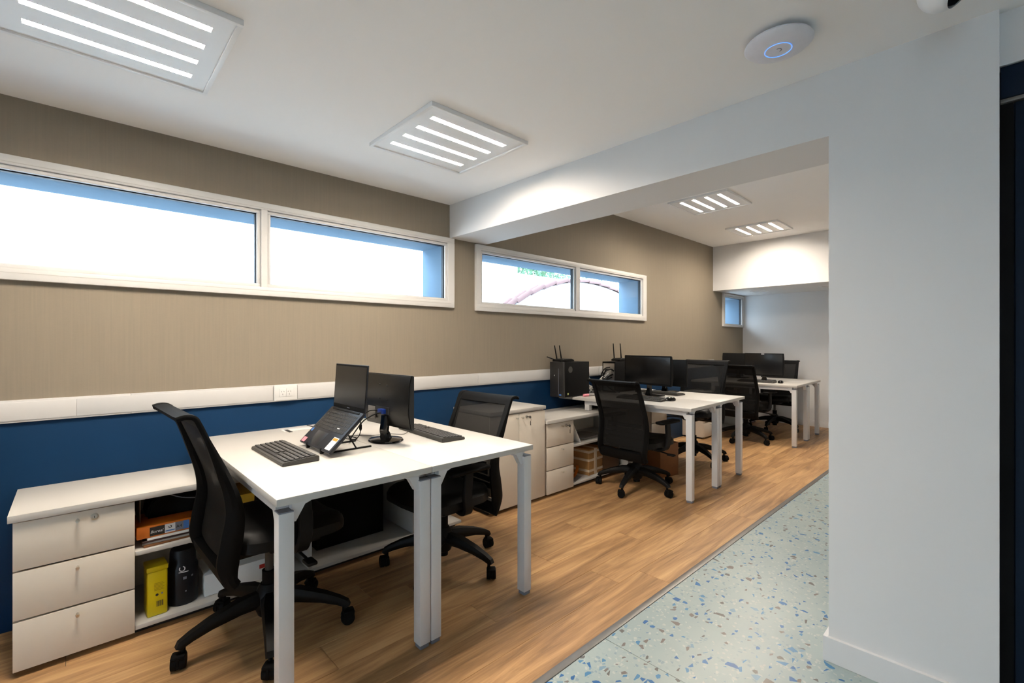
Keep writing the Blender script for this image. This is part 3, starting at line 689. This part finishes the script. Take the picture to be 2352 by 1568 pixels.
chair('black mesh office chair seen from behind in front of the two-tower desk', 3.540, 2.180, R(-3), 46, -0.055)
chair('black mesh office chair right of the middle desk, tallest back of the far group', 4.790, 2.262, R(181), 24, 0.060)
chair('black mesh office chair seen from behind at the left of the last desk', 6.280, 2.275, R(-4), 28, -0.020)
chair('black mesh office chair by the end wall, right of the last desk', 7.420, 2.290, R(183), 34, -0.010)

# ------------------------------------------------------------------ electronics
def monitor(label, x, y, rot, wd, ht, zb, scr_x=-0.03, base=(0.085, 0.098), style='oval'):
    """screen faces local -x, origin on desk under the neck"""
    t = thing('monitor', label, 'monitor', (x, y, ZD), rot)
    z0 = zb-ZD; z1 = z0+ht
    bm = BM(); prism(bm, [(scr_x, z0), (scr_x, z1), (scr_x+0.018, z1), (scr_x+0.032, z1-0.06), (scr_x+0.036, z0+0.08), (scr_x+0.026, z0+0.02), (scr_x+0.018, z0)], -wd/2, wd/2, 'y')
    bmesh.ops.bevel(bm, geom=bm.edges[:], offset=0.004, segments=2, affect='EDGES'); sh = obj('shell', bm, BLACKP if style != 'oval' else simple('satin_black', (0.005, 0.0048, 0.0045, 1), 0.30), t)
    bm = BM(); box(bm, scr_x-0.0012, scr_x+0.002, -wd/2+0.012, wd/2-0.012, z0+0.020, z1-0.012, 0.0005); obj('screen', bm, SCREEN, t)
    bm = BM()
    if style == 'oval':
        lathe(bm, [(0.6, 0.0), (0.98, 0.001), (1.0, 0.004), (0.96, 0.010), (0.5, 0.016), (0.2, 0.018)], 48, base[0], base[1])
    else:
        box(bm, -0.09, 0.09, -0.12, 0.12, 0, 0.012, 0.005)
    obj('base', bm, GLOSSB, t)
    bm = BM(); sweep(bm, smoothpath([(0.0, 0, 0.012), (0.004, 0, 0.035), (0.010, 0, z0*0.7), (0.004, 0, z0+0.02), (scr_x+0.03, 0, z0+0.055)], 5), (0, 1, 0), [0.074-0.028*min(1, k/8) for k in range(21)], 0.034); obj('neck', bm, GLOSSB, t)
    return t, sh, z0, z1
m1, sh, z0, z1 = monitor('black desktop monitor with its back to the camera, behind the laptop', 1.182, 2.207, R(183.3), 0.425, 0.270, 0.817)
bm = BM(); box(bm, 0.003, 0.0078, -0.165, -0.095, z0+0.030, z0+0.095, 0.0005); obj('rating_label', bm, PAPERG, sh, label='pale printed rating label', loc=(0, 0, 0))
bm = BM(); box(bm, -0.012, 0.0075, -0.085, 0.045, z0+0.060, z0+0.100, 0.002); obj('port_recess', bm, INK, sh)
bm = BM(); box(bm, 0.004, 0.030, -0.035, 0.012, z0+0.066, z0+0.090, 0.003); obj('video_plug', bm, BLUEC, sh, label='blue video plug')
for yy, zz in ((-0.055, 0.215), (0.015, 0.212), (-0.052, 0.140), (-0.020, 0.134), (0.013, 0.136)):
    bm = BM(); cyl(bm, (0.0, yy, z0+zz), (0.0075, yy, z0+zz), 0.0035, n=10); obj('screw_hole', bm, INK, sh)
monitor('black widescreen monitor facing left on the middle desk', 4.005, 2.335, R(-8), 0.545, 0.278, 0.849, style='slab')
monitor('black monitor turned away on the right half of the middle desk', 4.470, 2.42, R(182), 0.46, 0.275, 0.802, style='slab')
m4, sh4, a_, b_ = monitor('black widescreen monitor facing left on the last desk, white sticker on its top edge', 6.76, 2.215, R(-4), 0.50, 0.305, 0.805, style='slab')
bm = BM(); box(bm, -0.034, -0.031, -0.012, 0.024, b_-0.016, b_-0.006); obj('sticker', bm, WHITEP, sh4)
monitor('black monitor turned away at the back of the last desk', 7.06, 2.66, R(182), 0.46, 0.30, 0.80, style='slab')

def keyboard(label, x, y, rot, ln, dp, group=None, block=True):
    t = thing('keyboard', label, 'keyboard', (x, y, ZD), rot)
    bm = BM(); prism(bm, [(-dp/2, 0.0), (dp/2, 0.0), (dp/2, 0.022), (dp/2-0.006, 0.024), (-dp/2+0.006, 0.015), (-dp/2, 0.011)], -ln/2, ln/2, 'y')
    bmesh.ops.bevel(bm, geom=bm.edges[:], offset=0.0025, segments=2, affect='EDGES'); obj('body', bm, DGREY, t)
    bm = BM(); lg_ = BM(); rows = 6; pit = (dp-0.022)/rows
    for r_ in range(rows):
        xx = -dp/2+0.012+pit*r_; zz = 0.0155+0.0095*(xx+dp/2)/dp
        cols = []
        yy = ln/2-0.010
        while yy > -ln/2+0.012:
            wk = 0.0185
            if r_ == 0 and abs(yy-0.07) < 0.055: wk = 0.10
            if yy-wk < -ln/2+0.008: break
            gapz = (-ln/2+0.115 < yy-wk/2 < -ln/2+0.125) or (-ln/2+0.175 < yy-wk/2 < -ln/2+0.19 and r_ in (1, 2))
            if not gapz: box(bm, xx+0.0010, xx+pit-0.0026, yy-wk+0.0030, yy, zz-0.002, zz+0.0045, 0.001, 1)
            if not gapz and wk < 0.05: box(lg_, xx+pit*0.42, xx+pit*0.68, yy-0.0085, yy-0.0045, zz+0.0044, zz+0.0047)
            yy -= wk
    k = obj('keys', bm, KEYS, t, kind='stuff'); obj('legends', lg_, PAPERG, t, kind='stuff', smooth=False); return t
keyboard('dark grey keyboard on the left of the laptop', 0.694, 2.245, R(0.5), 0.445, 0.150)
keyboard('dark grey keyboard on the right of the desktop monitor', 1.447, 2.200, R(176), 0.500, 0.138)
keyboard('black keyboard in front of the middle desk monitor', 3.715, 2.235, R(2), 0.44, 0.145)
keyboard('black keyboard lying beyond the middle desk monitor', 4.270, 2.370, R(176), 0.48, 0.14)
keyboard('black keyboard in front of the last desk monitor', 6.43, 2.20, R(0), 0.44, 0.135)
def mouse(label, x, y, rot):
    t = thing('computer_mouse', label, 'mouse', (x, y, ZD), rot)
    bm = BM(); lathe(bm, [(0.9, 0.0), (1.0, 0.006), (0.98, 0.016), (0.82, 0.027), (0.5, 0.034), (0.15, 0.036)], 28, 0.056, 0.032); obj('body', bm, GLOSSB, t)
    bm = BM(); cyl(bm, (-0.032, -0.003, 0.029), (-0.032, 0.003, 0.029), 0.006, n=12); obj('wheel', bm, GREYPL, t)
mouse('glossy black mouse near the front of the middle desk', 3.80, 2.005, R(-20))
mouse('black mouse near the front of the last desk', 6.47, 1.93, R(10))

# laptop on stand
FX, FY = 0.823, 2.210
lt = thing('laptop', 'open dark laptop with stickers, tilted up on a folding stand', 'laptop', (FX, FY, ZD+0.012))
TA = R(44)
bm = BM(); box(bm, 0, 0.228, -0.180, 0.180, 0, 0.016, 0.003); bs = obj('base', bm, LAPB, lt, rot=(0, -TA, 0))
bm = BM()
for r_ in range(6):
    x_ = 0.098+0.0185*r_; y_ = 0.160
    while y_ > -0.150:
        wk = 0.018 if not (r_ == 0 and 0.02 < y_ < 0.09) else 0.085
        if r_ == 5: 
            box(bm, x_+0.001, x_+0.011, y_-wk+0.002, y_, 0.0155, 0.0175, 0.0006, 1)
        else: box(bm, x_+0.001, x_+0.0165, y_-wk+0.002, y_, 0.0155, 0.0175, 0.0006, 1)
        y_ -= wk
obj('keys', bm, KEYS, bs, kind='stuff')
bm = BM(); box(bm, 0.010, 0.085, -0.030, 0.090, 0.0158, 0.0164, 0.0002); obj('touchpad', bm, simple('touchpad', rgb(28, 30, 35), 0.3), bs)
bm = BM(); box(bm, 0.006, 0.032, 0.130, 0.168, 0.016, 0.0168); obj('pink_sticker', bm, PINK, bs, label='pink note sticker')
bm = BM(); box(bm, 0.012, 0.078, -0.166, -0.112, 0.016, 0.0167); st = obj('label_sticker', bm, PAPER, bs, label='white sticker with an amber header')
bm = BM(); box(bm, 0.060, 0.074, -0.162, -0.116, 0.0166, 0.0171); obj('header_print', bm, AMBER, st)
bm = BM(); box(bm, 0.070, 0.088, 0.150, 0.166, 0.016, 0.0167); obj('blue_sticker', bm, SKYB, bs)
bm = BM(); box(bm, 0.118, 0.123, -0.095, -0.070, 0.0176, 0.0179); obj('key_print', bm, WHITEP, bs)
bm = BM(); box(bm, 0.214, 0.224, -0.150, 0.150, 0.012, 0.019, 0.002); obj('hinge', bm, BLACKP, bs)
hx = 0.228*cos(TA)-0.008*sin(TA); hz = 0.228*sin(TA)+0.008*cos(TA)
bm = BM(); box(bm, 0, 0.006, -0.180, 0.180, 0, 0.226, 0.002); sc = obj('lid', bm, LAPB, lt, loc=(hx, 0, hz), rot=(0, R(4.0), 0))
bm = BM(); box(bm, -0.0008, 0.001, -0.177, 0.177, 0.006, 0.223); obj('bezel', bm, BLACKM, sc)
bm = BM(); box(bm, -0.0014, 0.0, -0.172, 0.172, 0.024, 0.216); obj('screen', bm, SCREEN, sc)
bm = BM(); box(bm, -0.0016, -0.0007, -0.014, 0.014, 0.012, 0.0145); obj('lid_mark', bm, GREYPL, sc)
ls = thing('laptop_stand', 'black folding stand under the laptop', 'stand', (FX, FY, ZD))
for s in (-1, 1):
    yy = s*0.085
    bm = BM(); sweep(bm, [(0.02, yy, 0.004), (0.235, yy, 0.004)], (0, 1, 0), 0.012, 0.007); obj('foot_rail', bm, BLACKP, ls)
    bm = BM(); sweep(bm, [(-0.004, yy, 0.006), (0.165, yy, 0.165)], (0, 1, 0), 0.014, 0.008); box(bm, -0.012, -0.003, yy-0.006, yy+0.006, 0.004, 0.030, 0.002); obj('arm', bm, BLACKP, ls)
    bm = BM(); sweep(bm, [(0.160, yy*0.98, 0.006), (0.105, yy*0.98, 0.100)], (0, 1, 0), 0.008, 0.006); obj('strut', bm, BLACKP, ls)
# cables behind the near monitor
def cable(name, pts, r, label, mat=BLACKP):
    bm = BM(); tube(bm, smoothpath(pts, 8), r, 8); return tag(obj(name, bm, mat), label, 'cable')
cable('video_cable', [(1.165, 2.20, 0.888), (1.13, 2.215, 0.885), (1.075, 2.235, 0.855), (1.04, 2.26, 0.80), (1.02, 2.275, 0.757), (1.05, 2.31, 0.746), (1.09, 2.35, 0.746), (1.06, 2.40, 0.76), (1.035, 2.36, 0.80), (1.02, 2.30, 0.83), (1.00, 2.24, 0.84)], 0.0030, 'thick black video cable looping from the monitor back towards the laptop')
cable('power_cable', [(1.168, 2.245, 0.895), (1.12, 2.27, 0.895), (1.09, 2.30, 0.85), (1.09, 2.31, 0.78), (1.07, 2.33, 0.746), (1.04, 2.42, 0.7455), (1.03, 2.60, 0.7455), (1.05, 2.80, 0.7455), (1.04, 2.93, 0.7455)], 0.0024, 'thin black power cable dropping from the monitor to the back of the desk')
cable('keyboard_cable', [(1.40, 2.33, 0.7555), (1.33, 2.28, 0.7455), (1.27, 2.34, 0.7455), (1.17, 2.37, 0.7455), (1.10, 2.44, 0.7455), (1.06, 2.38, 0.746), (1.02, 2.33, 0.78), (0.985, 2.27, 0.87)], 0.0016, 'thin dark keyboard cable lying across the nearest desk', DGREY)
cf = thing('cable_choke', 'small black ferrite bead on the hanging monitor cable', 'cable bead', (1.091, 2.308, 0.81))
bm = BM(); lathe(bm, [(0.002, -0.022), (0.0075, -0.010), (0.0075, 0.010), (0.002, 0.022)], 14); obj('bead', bm, BLACKP, cf)

# computer towers + routers on the middle desk
def tower(label, x0, x1, y0, y1, zb, ht, rot, vent=True):
    t = thing('computer_tower', label, 'computer', ((x0+x1)/2, (y0+y1)/2, zb), rot)
    a = (x1-x0)/2; b_ = (y1-y0)/2
    bm = BM(); box(bm, -a+0.03, a, -b_, b_, 0.006, ht-0.004, 0.002); obj('case', bm, BLACKM, t)
    bm = BM(); box(bm, -a, -a+0.030, -b_-0.001, b_+0.001, 0.004, ht, 0.005); fp = obj('front_bezel', bm, simple('bezel_charcoal', rgb(40, 39, 39), 0.35), t)
    bm = BM(); box(bm, -a-0.0008, -a+0.001, -b_*0.35, -b_*0.30, 0.02, ht-0.06); obj('trim_line', bm, GREYPL, fp)
    bm = BM(); cyl(bm, (-a-0.001, b_*0.3, ht*0.62), (-a+0.002, b_*0.3, ht*0.62), 0.006, n=14); obj('power_button', bm, CHROME, fp)
    if vent:
        bm = BM(); lathe(bm, [(0.030, 0), (0.030, 0.0012), (0.004, 0.0012)], 28); obj('vent_disc', bm, DGREY, t, loc=(-a*0.45, -b_, ht*0.78), rot=(R(90), 0, 0))
        bm = BM(); box(bm, -a+0.065, -a+0.081, -b_-0.0008, -b_, 0.025, 0.043); obj('energy_label', bm, simple('lime_label', rgb(200, 205, 130), 0.5), t)
        bm = BM(); box(bm, -a-0.0008, -a, -b_*0.75, -b_*0.45, 0.02, 0.034); obj('badge', bm, SKYB, fp)
    bm = BM()
    for yy in (-b_*0.6, b_*0.6):
        for xx in (-a+0.06, a-0.05): cyl(bm, (xx, yy, 0), (xx, yy, 0.0065), 0.01, n=10)
    obj('feet', bm, BLACKP, t)
    bm = BM(); box(bm, a-0.0005, a+0.001, -b_+0.012, b_-0.012, 0.02, ht-0.02); obj('rear_plate', bm, CHROME, t, label='bare metal rear plate')
    return t
tower('black computer tower overhanging the left back corner of the middle desk', 3.262, 3.655, 2.775, 2.935, ZD, 0.330, R(0))
tower('black computer tower behind the big monitor on the middle desk, metal back showing', 3.99, 4.40, 2.70, 2.86, ZD, 0.318, R(180), vent=False)
def router(label, x, y, zb, rot, ants):
    t = thing('wifi_router', label, 'router', (x, y, zb), rot)
    bm = BM(); prism(bm, [(-0.095, 0.002), (0.095, 0.002), (0.095, 0.016), (0.06, 0.028), (-0.06, 0.028), (-0.095, 0.016)], -0.055, 0.055, 'y'); bmesh.ops.bevel(bm, geom=bm.edges[:], offset=0.003, segments=1, affect='EDGES'); obj('case', bm, BLACKP, t)
    for (px, py, dx, dy, dz) in ants:
        bm = BM(); tube(bm, [(px, py, 0.018), (px+dx*0.2, py+dy*0.2, 0.018+dz*0.2), (px+dx, py+dy, 0.018+dz)], [0.007, 0.0065, 0.0050], 8); obj('antenna', bm, BLACKP, t)
router('black router with three antennas on top of the left computer tower', 3.375, 2.865, ZD+0.330, 0, [(-0.035, 0.05, -0.035, 0.0, 0.135), (0.03, 0.05, -0.03, 0, 0.135), (-0.08, 0.03, -0.115, 0.0, 0.03)])
router('black router with two antennas on top of the right computer tower', 4.22, 2.79, ZD+0.318, 0, [(-0.045, 0.05, -0.02, 0, 0.165), (0.085, 0.05, -0.02, 0, 0.165)])
# cable tangle between the towers
k = 0
for (mat, lb, pts) in ((BLACKP, 'black cable arching behind the left computer tower', [(3.66, 2.84, 1.03), (3.72, 2.85, 1.02), (3.76, 2.86, 0.93), (3.74, 2.87, 0.83), (3.70, 2.88, 0.76)]),
                       (PVCB, 'white cable dropping behind the left computer tower', [(3.66, 2.86, 0.97), (3.70, 2.87, 0.95), (3.72, 2.87, 0.86), (3.80, 2.87, 0.81), (3.88, 2.88, 0.755)]),
                       (BLACKP, 'black cable hanging from the right computer tower back', [(3.98, 2.78, 0.98), (3.93, 2.78, 0.97), (3.93, 2.79, 0.86), (3.97, 2.74, 0.78), (4.02, 2.67, 0.75)]),
                       (BLACKP, 'thick black plug cable at the top rear of the right tower', [(3.98, 2.76, 1.00), (3.91, 2.77, 0.99), (3.89, 2.80, 0.93), (3.93, 2.82, 0.86), (3.88, 2.86, 0.80), (3.82, 2.88, 0.75)])):
    cable('power_cable', pts, 0.006, lb, mat)
for (r_, mat, lb, pts) in ((0.008, BLACKP, 'black loop of cable plugged high in the back of the right computer tower', [(3.985, 2.72, 0.965), (3.93, 2.72, 0.985), (3.87, 2.74, 0.96), (3.86, 2.76, 0.90), (3.91, 2.77, 0.87), (3.95, 2.75, 0.91), (3.985, 2.73, 0.93)]),
                           (0.005, PVCB, 'white cable loop at the back of the right computer tower', [(3.985, 2.76, 0.91), (3.90, 2.75, 0.93), (3.83, 2.76, 0.90), (3.80, 2.79, 0.83), (3.84, 2.81, 0.77), (3.90, 2.83, 0.747)]),
                           (0.007, BLACKP, 'black cable sagging between the two computer towers', [(3.66, 2.80, 0.90), (3.72, 2.79, 0.86), (3.80, 2.78, 0.845), (3.88, 2.77, 0.86), (3.985, 2.74, 0.90)]),
                           (0.005, PVCB, 'white cable sagging between the two computer towers', [(3.66, 2.82, 0.93), (3.73, 2.81, 0.89), (3.80, 2.80, 0.88), (3.89, 2.79, 0.885), (3.985, 2.78, 0.94)])):
    cable('tower_cable', pts, r_, lb, mat)
for (x, y, s, mat, lb) in ((3.80, 2.87, 0.035, PVCB, 'crumpled white plastic bundle between the towers'), (3.87, 2.83, 0.04, BLACKP, 'black coil of cable between the towers')):
    bm = BM(); pts = [(x+s*1.3*cos(0.9*i)*(0.6+0.4*sin(i*1.7)), y+s*0.7*sin(1.1*i), ZD+0.012+s*(1+sin(0.7*i))*0.9) for i in range(16)]
    tube(bm, smoothpath(pts, 4), 0.007, 6); tag(obj('cable_bundle', bm, mat), lb, 'cable')
mk = thing('marker_pen', 'pink capped highlighter lying by the left computer tower', 'marker', (3.50, 2.722, ZD+0.0125), R(-8))
bm = BM(); cyl(bm, (0, 0, 0), (0.062, 0, 0), 0.0125, n=16); obj('cap', bm, PINK, mk); bm = BM(); cyl(bm, (0.062, 0, 0), (0.15, 0, 0), 0.0115, n=16); obj('barrel', bm, PAPERG, mk)
tr_ = thing('desk_tray', 'black flat tray on the credenza under the middle desk', 'tray', (3.80, 2.72, 0.622))
bm = BM(); box(bm, -0.14, 0.14, -0.10, 0.10, 0, 0.008, 0.003); obj('bottom', bm, BLACKP, tr_)
bm = BM()
for a in ((-0.14, 0.14, -0.10, -0.094), (-0.14, 0.14, 0.094, 0.10), (-0.14, -0.134, -0.094, 0.094), (0.134, 0.14, -0.094, 0.094)): box(bm, *a, 0.006, 0.045, 0.001)
obj('rim', bm, BLACKP, tr_)

# ------------------------------------------------------------------ things on the shelves of the near credenza
SZ = 0.3632; DZ = 0.0502
def sheet(name, lb, cat, x0, x1, y0, y1, z0, z1, mat, rot=0):
    t = obj(name, BM_box(x0-(x0+x1)/2, x1-(x0+x1)/2, y0-(y0+y1)/2, y1-(y0+y1)/2, 0, z1-z0), mat, loc=((x0+x1)/2, (y0+y1)/2, z0), rot=(0, 0, rot)); return tag(t, lb, cat)
def BM_box(*a):
    bm = BM(); box(bm, *a, 0.0012, 1); return bm
sheet('folder', 'brown paper folder at the bottom of the pile on the upper shelf', 'folder', 0.215, 0.47, 2.552, 2.76, SZ, SZ+0.009, BROWN, R(3))
sheet('magazine', 'pale magazine second from the bottom of the pile on the upper shelf', 'magazine', 0.22, 0.48, 2.552, 2.76, SZ+0.0095, SZ+0.017, PAPERG, R(-2))
sheet('folder', 'dark folder in the middle of the pile on the upper shelf', 'folder', 0.215, 0.47, 2.556, 2.76, SZ+0.0175, SZ+0.026, simple('maroon_card', rgb(62, 40, 38), 0.6), R(1))
sheet('paper_block', 'white block of paper directly under the orange ream', 'paper', 0.235, 0.49, 2.552, 2.76, SZ+0.0265, SZ+0.037, PAPER, R(-1))
rm = thing('paper_ream', 'orange wrapped ream of A4 paper on the upper shelf of the near credenza', 'paper ream', (0.345, 2.660, SZ+0.0375), R(1))
bm = BM(); box(bm, -0.150, 0.075, -0.105, 0.105, 0, 0.052, 0.004); obj('wrap', bm, ORANGE, rm)
yl = -0.1058
bm = BM(); box(bm, -0.105, -0.052, yl, yl+0.001, 0.006, 0.044); obj('dark_label', bm, INK, rm); 
bm = BM(); box(bm, -0.052, -0.014, yl, yl+0.001, 0.006, 0.044); wl = obj('white_label', bm, WHITEP, rm)
bm = BM(); box(bm, -0.050, -0.016, yl-0.0004, yl+0.0005, 0.012, 0.017); obj('stripe', bm, SKYB, wl)
bm = BM(); sweep(bm, [(-0.033+0.005*cos(a), yl-0.0004, 0.031+0.005*sin(a)) for a in [pi*0.9+2*pi*0.8*i/10 for i in range(11)]], (0, 1, 0), 0.0006, 0.003); obj('ring_mark', bm, INK, wl)
bm = BM(); box(bm, -0.014, 0.016, yl, yl+0.001, 0.006, 0.044); obj('grey_label', bm, GREYPL, rm)
bm = BM(); box(bm, 0.016, 0.038, yl, yl+0.001, 0.006, 0.044); obj('blue_label', bm, SKYB, rm)
text('lettering', 'Boreal', 0.017, (-0.1035, yl-0.0003, 0.018), (R(90), 0, 0), WHITEP, rm, shear=0.3)
text('lettering', 'A4', 0.019, (-0.011, yl-0.0003, 0.018), (R(90), 0, 0), INK, rm)
bg = thing('black_bag', 'black soft bag with a thin cable lying on the orange ream', 'bag', (0.40, 2.735, SZ+0.0905))
bm = BM(); prism(bm, [(-0.165, 0), (0.16, 0), (0.15, 0.05), (0.02, 0.055), (-0.10, 0.118), (-0.15, 0.07)], -0.09, 0.07, 'y'); bmesh.ops.bevel(bm, geom=bm.edges[:], offset=0.012, segments=2, affect='EDGES'); obj('body', bm, BLACKM, bg)
bm = BM(); tube(bm, smoothpath([(-0.09, -0.094, 0.105), (-0.03, -0.098, 0.075), (0.05, -0.096, 0.055), (0.10, -0.098, 0.040)], 6), 0.0022, 6); obj('strap', bm, GREYPL, bg)
sheet('envelope', 'grey card standing beside the black bag on the upper shelf', 'card', 0.212, 0.216, 2.62, 2.85, SZ+0.091, SZ+0.205, CARDG)
tn = thing('yellow_tin', 'tall yellow tin with a barcode on the lower shelf by the drawers', 'tin', (0.268, 2.605, DZ), R(2))
bm = BM(); box(bm, -0.037, 0.037, -0.047, 0.047, 0, 0.197, 0.007, 3); obj('body', bm, YELL, tn)
bm = BM(); box(bm, -0.039, 0.039, -0.049, 0.049, 0.195, 0.218, 0.005, 2); obj('lid', bm, YELL, tn)
bm = BM()
for i in range(9):
    xx = -0.004+0.0028*i; box(bm, xx, xx+(0.0018 if i % 3 else 0.0010), -0.0476, -0.0468, 0.040, 0.064)
obj('barcode', bm, INK, tn)
bm = BM(); cyl(bm, (-0.002, -0.0477, 0.092), (-0.002, -0.0466, 0.092), 0.0055, n=16); obj('round_mark', bm, INK, tn)
bm = BM(); cyl(bm, (0.016, -0.0477, 0.094), (0.016, -0.0466, 0.094), 0.004, n=12); obj('round_mark', bm, GREYPL, tn)
bm = BM()
for i in range(6): box(bm, -0.012, 0.024-0.004*(i % 2), -0.0475, -0.0468, 0.112+0.006*i, 0.1135+0.006*i)
obj('small_print', bm, simple('ochre_ink', rgb(150, 130, 20), 0.6), tn, kind='stuff')
cn = thing('canister', 'dark navy round canister with white marks beside the yellow tin', 'canister', (0.372, 2.635, DZ))
bm = BM(); lathe(bm, [(0.058, 0), (0.060, 0.004), (0.060, 0.165), (0.052, 0.18), (0.050, 0.235), (0.046, 0.245)], 40); obj('body', bm, NAVY, cn)
def wrapmark(bm, pts, r=0.0604):
    for a0, a1, z0_, z1_ in pts:
        n = 4; V = [[bm.verts.new((r*sin(a0+(a1-a0)*i/n), -r*cos(a0+(a1-a0)*i/n), z)) for z in (z0_, z1_)] for i in range(n+1)]
        for p, q in zip(V, V[1:]): bm.faces.new((p[0], q[0], q[1], p[1]))
bm = BM()
for i in range(14):
    a0 = 2*pi*0.82*i/14+2.6; c = (-0.18+0.17*cos(a0), 0.168+0.0105*sin(a0)*1.0); a1 = a0+2*pi*0.82/14
    wrapmark(bm, [(c[0]-0.035, c[0]+0.035, c[1]-0.002, c[1]+0.002)], 0.0603)
wrapmark(bm, [(-0.40, 0.22, 0.150, 0.154)]); obj('emblem', bm, WHITEP, cn, label='white ring emblem over a bar')
bm = BM(); wrapmark(bm, [(-0.12, 0.10, 0.118, 0.130), (0.42, 0.56, 0.122, 0.130), (0.0, 0.10, 0.06, 0.066)]); obj('small_mark', bm, GREYPL, cn)
ct = thing('white_carton', 'flat white carton on the lower shelf behind the nearest chair', 'box', (0.60, 2.70, DZ))
bm = BM(); box(bm, -0.15, 0.25, -0.11, 0.11, 0, 0.10, 0.002); obj('carton', bm, PAPER, ct)
bm = BM(); box(bm, 0.085, 0.12, -0.1106, -0.11, 0.055, 0.075); obj('red_print', bm, simple('red_print', rgb(190, 50, 40), 0.6), ct)
sheet('yellow_folder', 'yellow box folder on the upper shelf behind the nearest chair', 'folder', 0.56, 0.70, 2.66, 2.90, SZ, SZ+0.115, simple('mustard_card', rgb(206, 160, 40), 0.6))
pc = thing('black_case', 'plain black box standing on the low shelf board under the nearest desk', 'computer', (1.22, 2.78, DZ))  # plain black box on the deck under the nearest desk
bm = BM(); box(bm, -0.20, 0.22, -0.06, 0.14, 0.0, 0.46, 0.003); obj('case', bm, BLACKM, pc)
bm = BM(); box(bm, 0.03, 0.052, -0.0606, -0.06, 0.39, 0.42); obj('label', bm, PAPERG, pc)
# things around the middle credenza
sheet('paper_stack', 'low stack of loose papers on the middle credenza upper shelf', 'paper', 3.34, 3.62, 2.60, 2.82, 0.3752, 0.392, PAPERG, R(4))
en = obj('leaning_envelope', BM_box(-0.002, 0.002, -0.13, 0.13, 0, 0.205), PAPER, loc=(3.235, 2.675, 0.3775), rot=(0, R(-31), 0)); tag(en, 'white envelope leaning against the drawers on the middle credenza shelf', 'envelope')
en = obj('leaning_envelope', BM_box(-0.002, 0.002, -0.10, 0.10, 0, 0.16), PAPERG, loc=(3.175, 2.72, 0.3775), rot=(0, R(-18), 0)); tag(en, 'grey card leaning behind the white envelope on the middle credenza shelf', 'card')
c2 = thing('cardboard_box', 'plain dark brown cardboard box right of the taped box on the middle credenza', 'box', (3.755, 2.71, 0.0502), R(-2))
bm = BM(); box(bm, -0.13, 0.13, -0.12, 0.13, 0, 0.20, 0.003); obj('carton', bm, simple('dark_cardboard', rgb(96, 66, 40), 0.75, var=0.1), c2)
bm = BM(); box(bm, -0.1305, 0.1305, -0.02, 0.02, -0.0002, 0.2006); obj('tape', bm, TAPE, c2)
cx = thing('cardboard_box', 'brown cardboard box bound with clear tape on the middle credenza bottom shelf', 'box', (3.485, 2.70, 0.0502), R(3))
bm = BM(); box(bm, -0.11, 0.11, -0.125, 0.14, 0, 0.235, 0.003); obj('carton', bm, CARD, cx)
bm = BM()
for z in (0.03, 0.125, 0.20): box(bm, -0.1115, 0.1115, -0.1265, 0.1415, z, z+0.022, 0.001)
box(bm, -0.03, 0.015, -0.127, 0.1418, -0.0002, 0.2365, 0.001); obj('tape', bm, TAPE, cx)
sheet('grey_panel', 'grey board standing behind the taped cardboard box', 'board', 3.16, 3.38, 2.88, 2.90, 0.0502, 0.30, CARDG)
tag(obj('orange_strap', (lambda bm: (sweep(bm, smoothpath([(3.13, 2.62, 0.062), (3.20, 2.60, 0.075), (3.27, 2.62, 0.11), (3.33, 2.66, 0.135)], 5), (0, 1, 0), 0.03, 0.004), bm)[1])(BM()), ORANGE), 'orange strip of packaging in front of the taped cardboard box', 'packaging')
tag(obj('paper_scrap', BM_box(-0.09, 0.09, -0.03, 0.03, 0, 0.003), PAPERG, loc=(3.23, 2.60, 0.0508), rot=(0, 0, R(20))), 'scrap of paper on the bottom shelf beside the taped box', 'paper')
br = thing('brown_box', 'upright brown box on the floor under the middle desk', 'box', (4.10, 2.30, 0), R(-12))
bm = BM(); box(bm, -0.14, 0.11, -0.16, 0.16, 0.001, 0.31, 0.003); obj('carton', bm, BROWN, br)
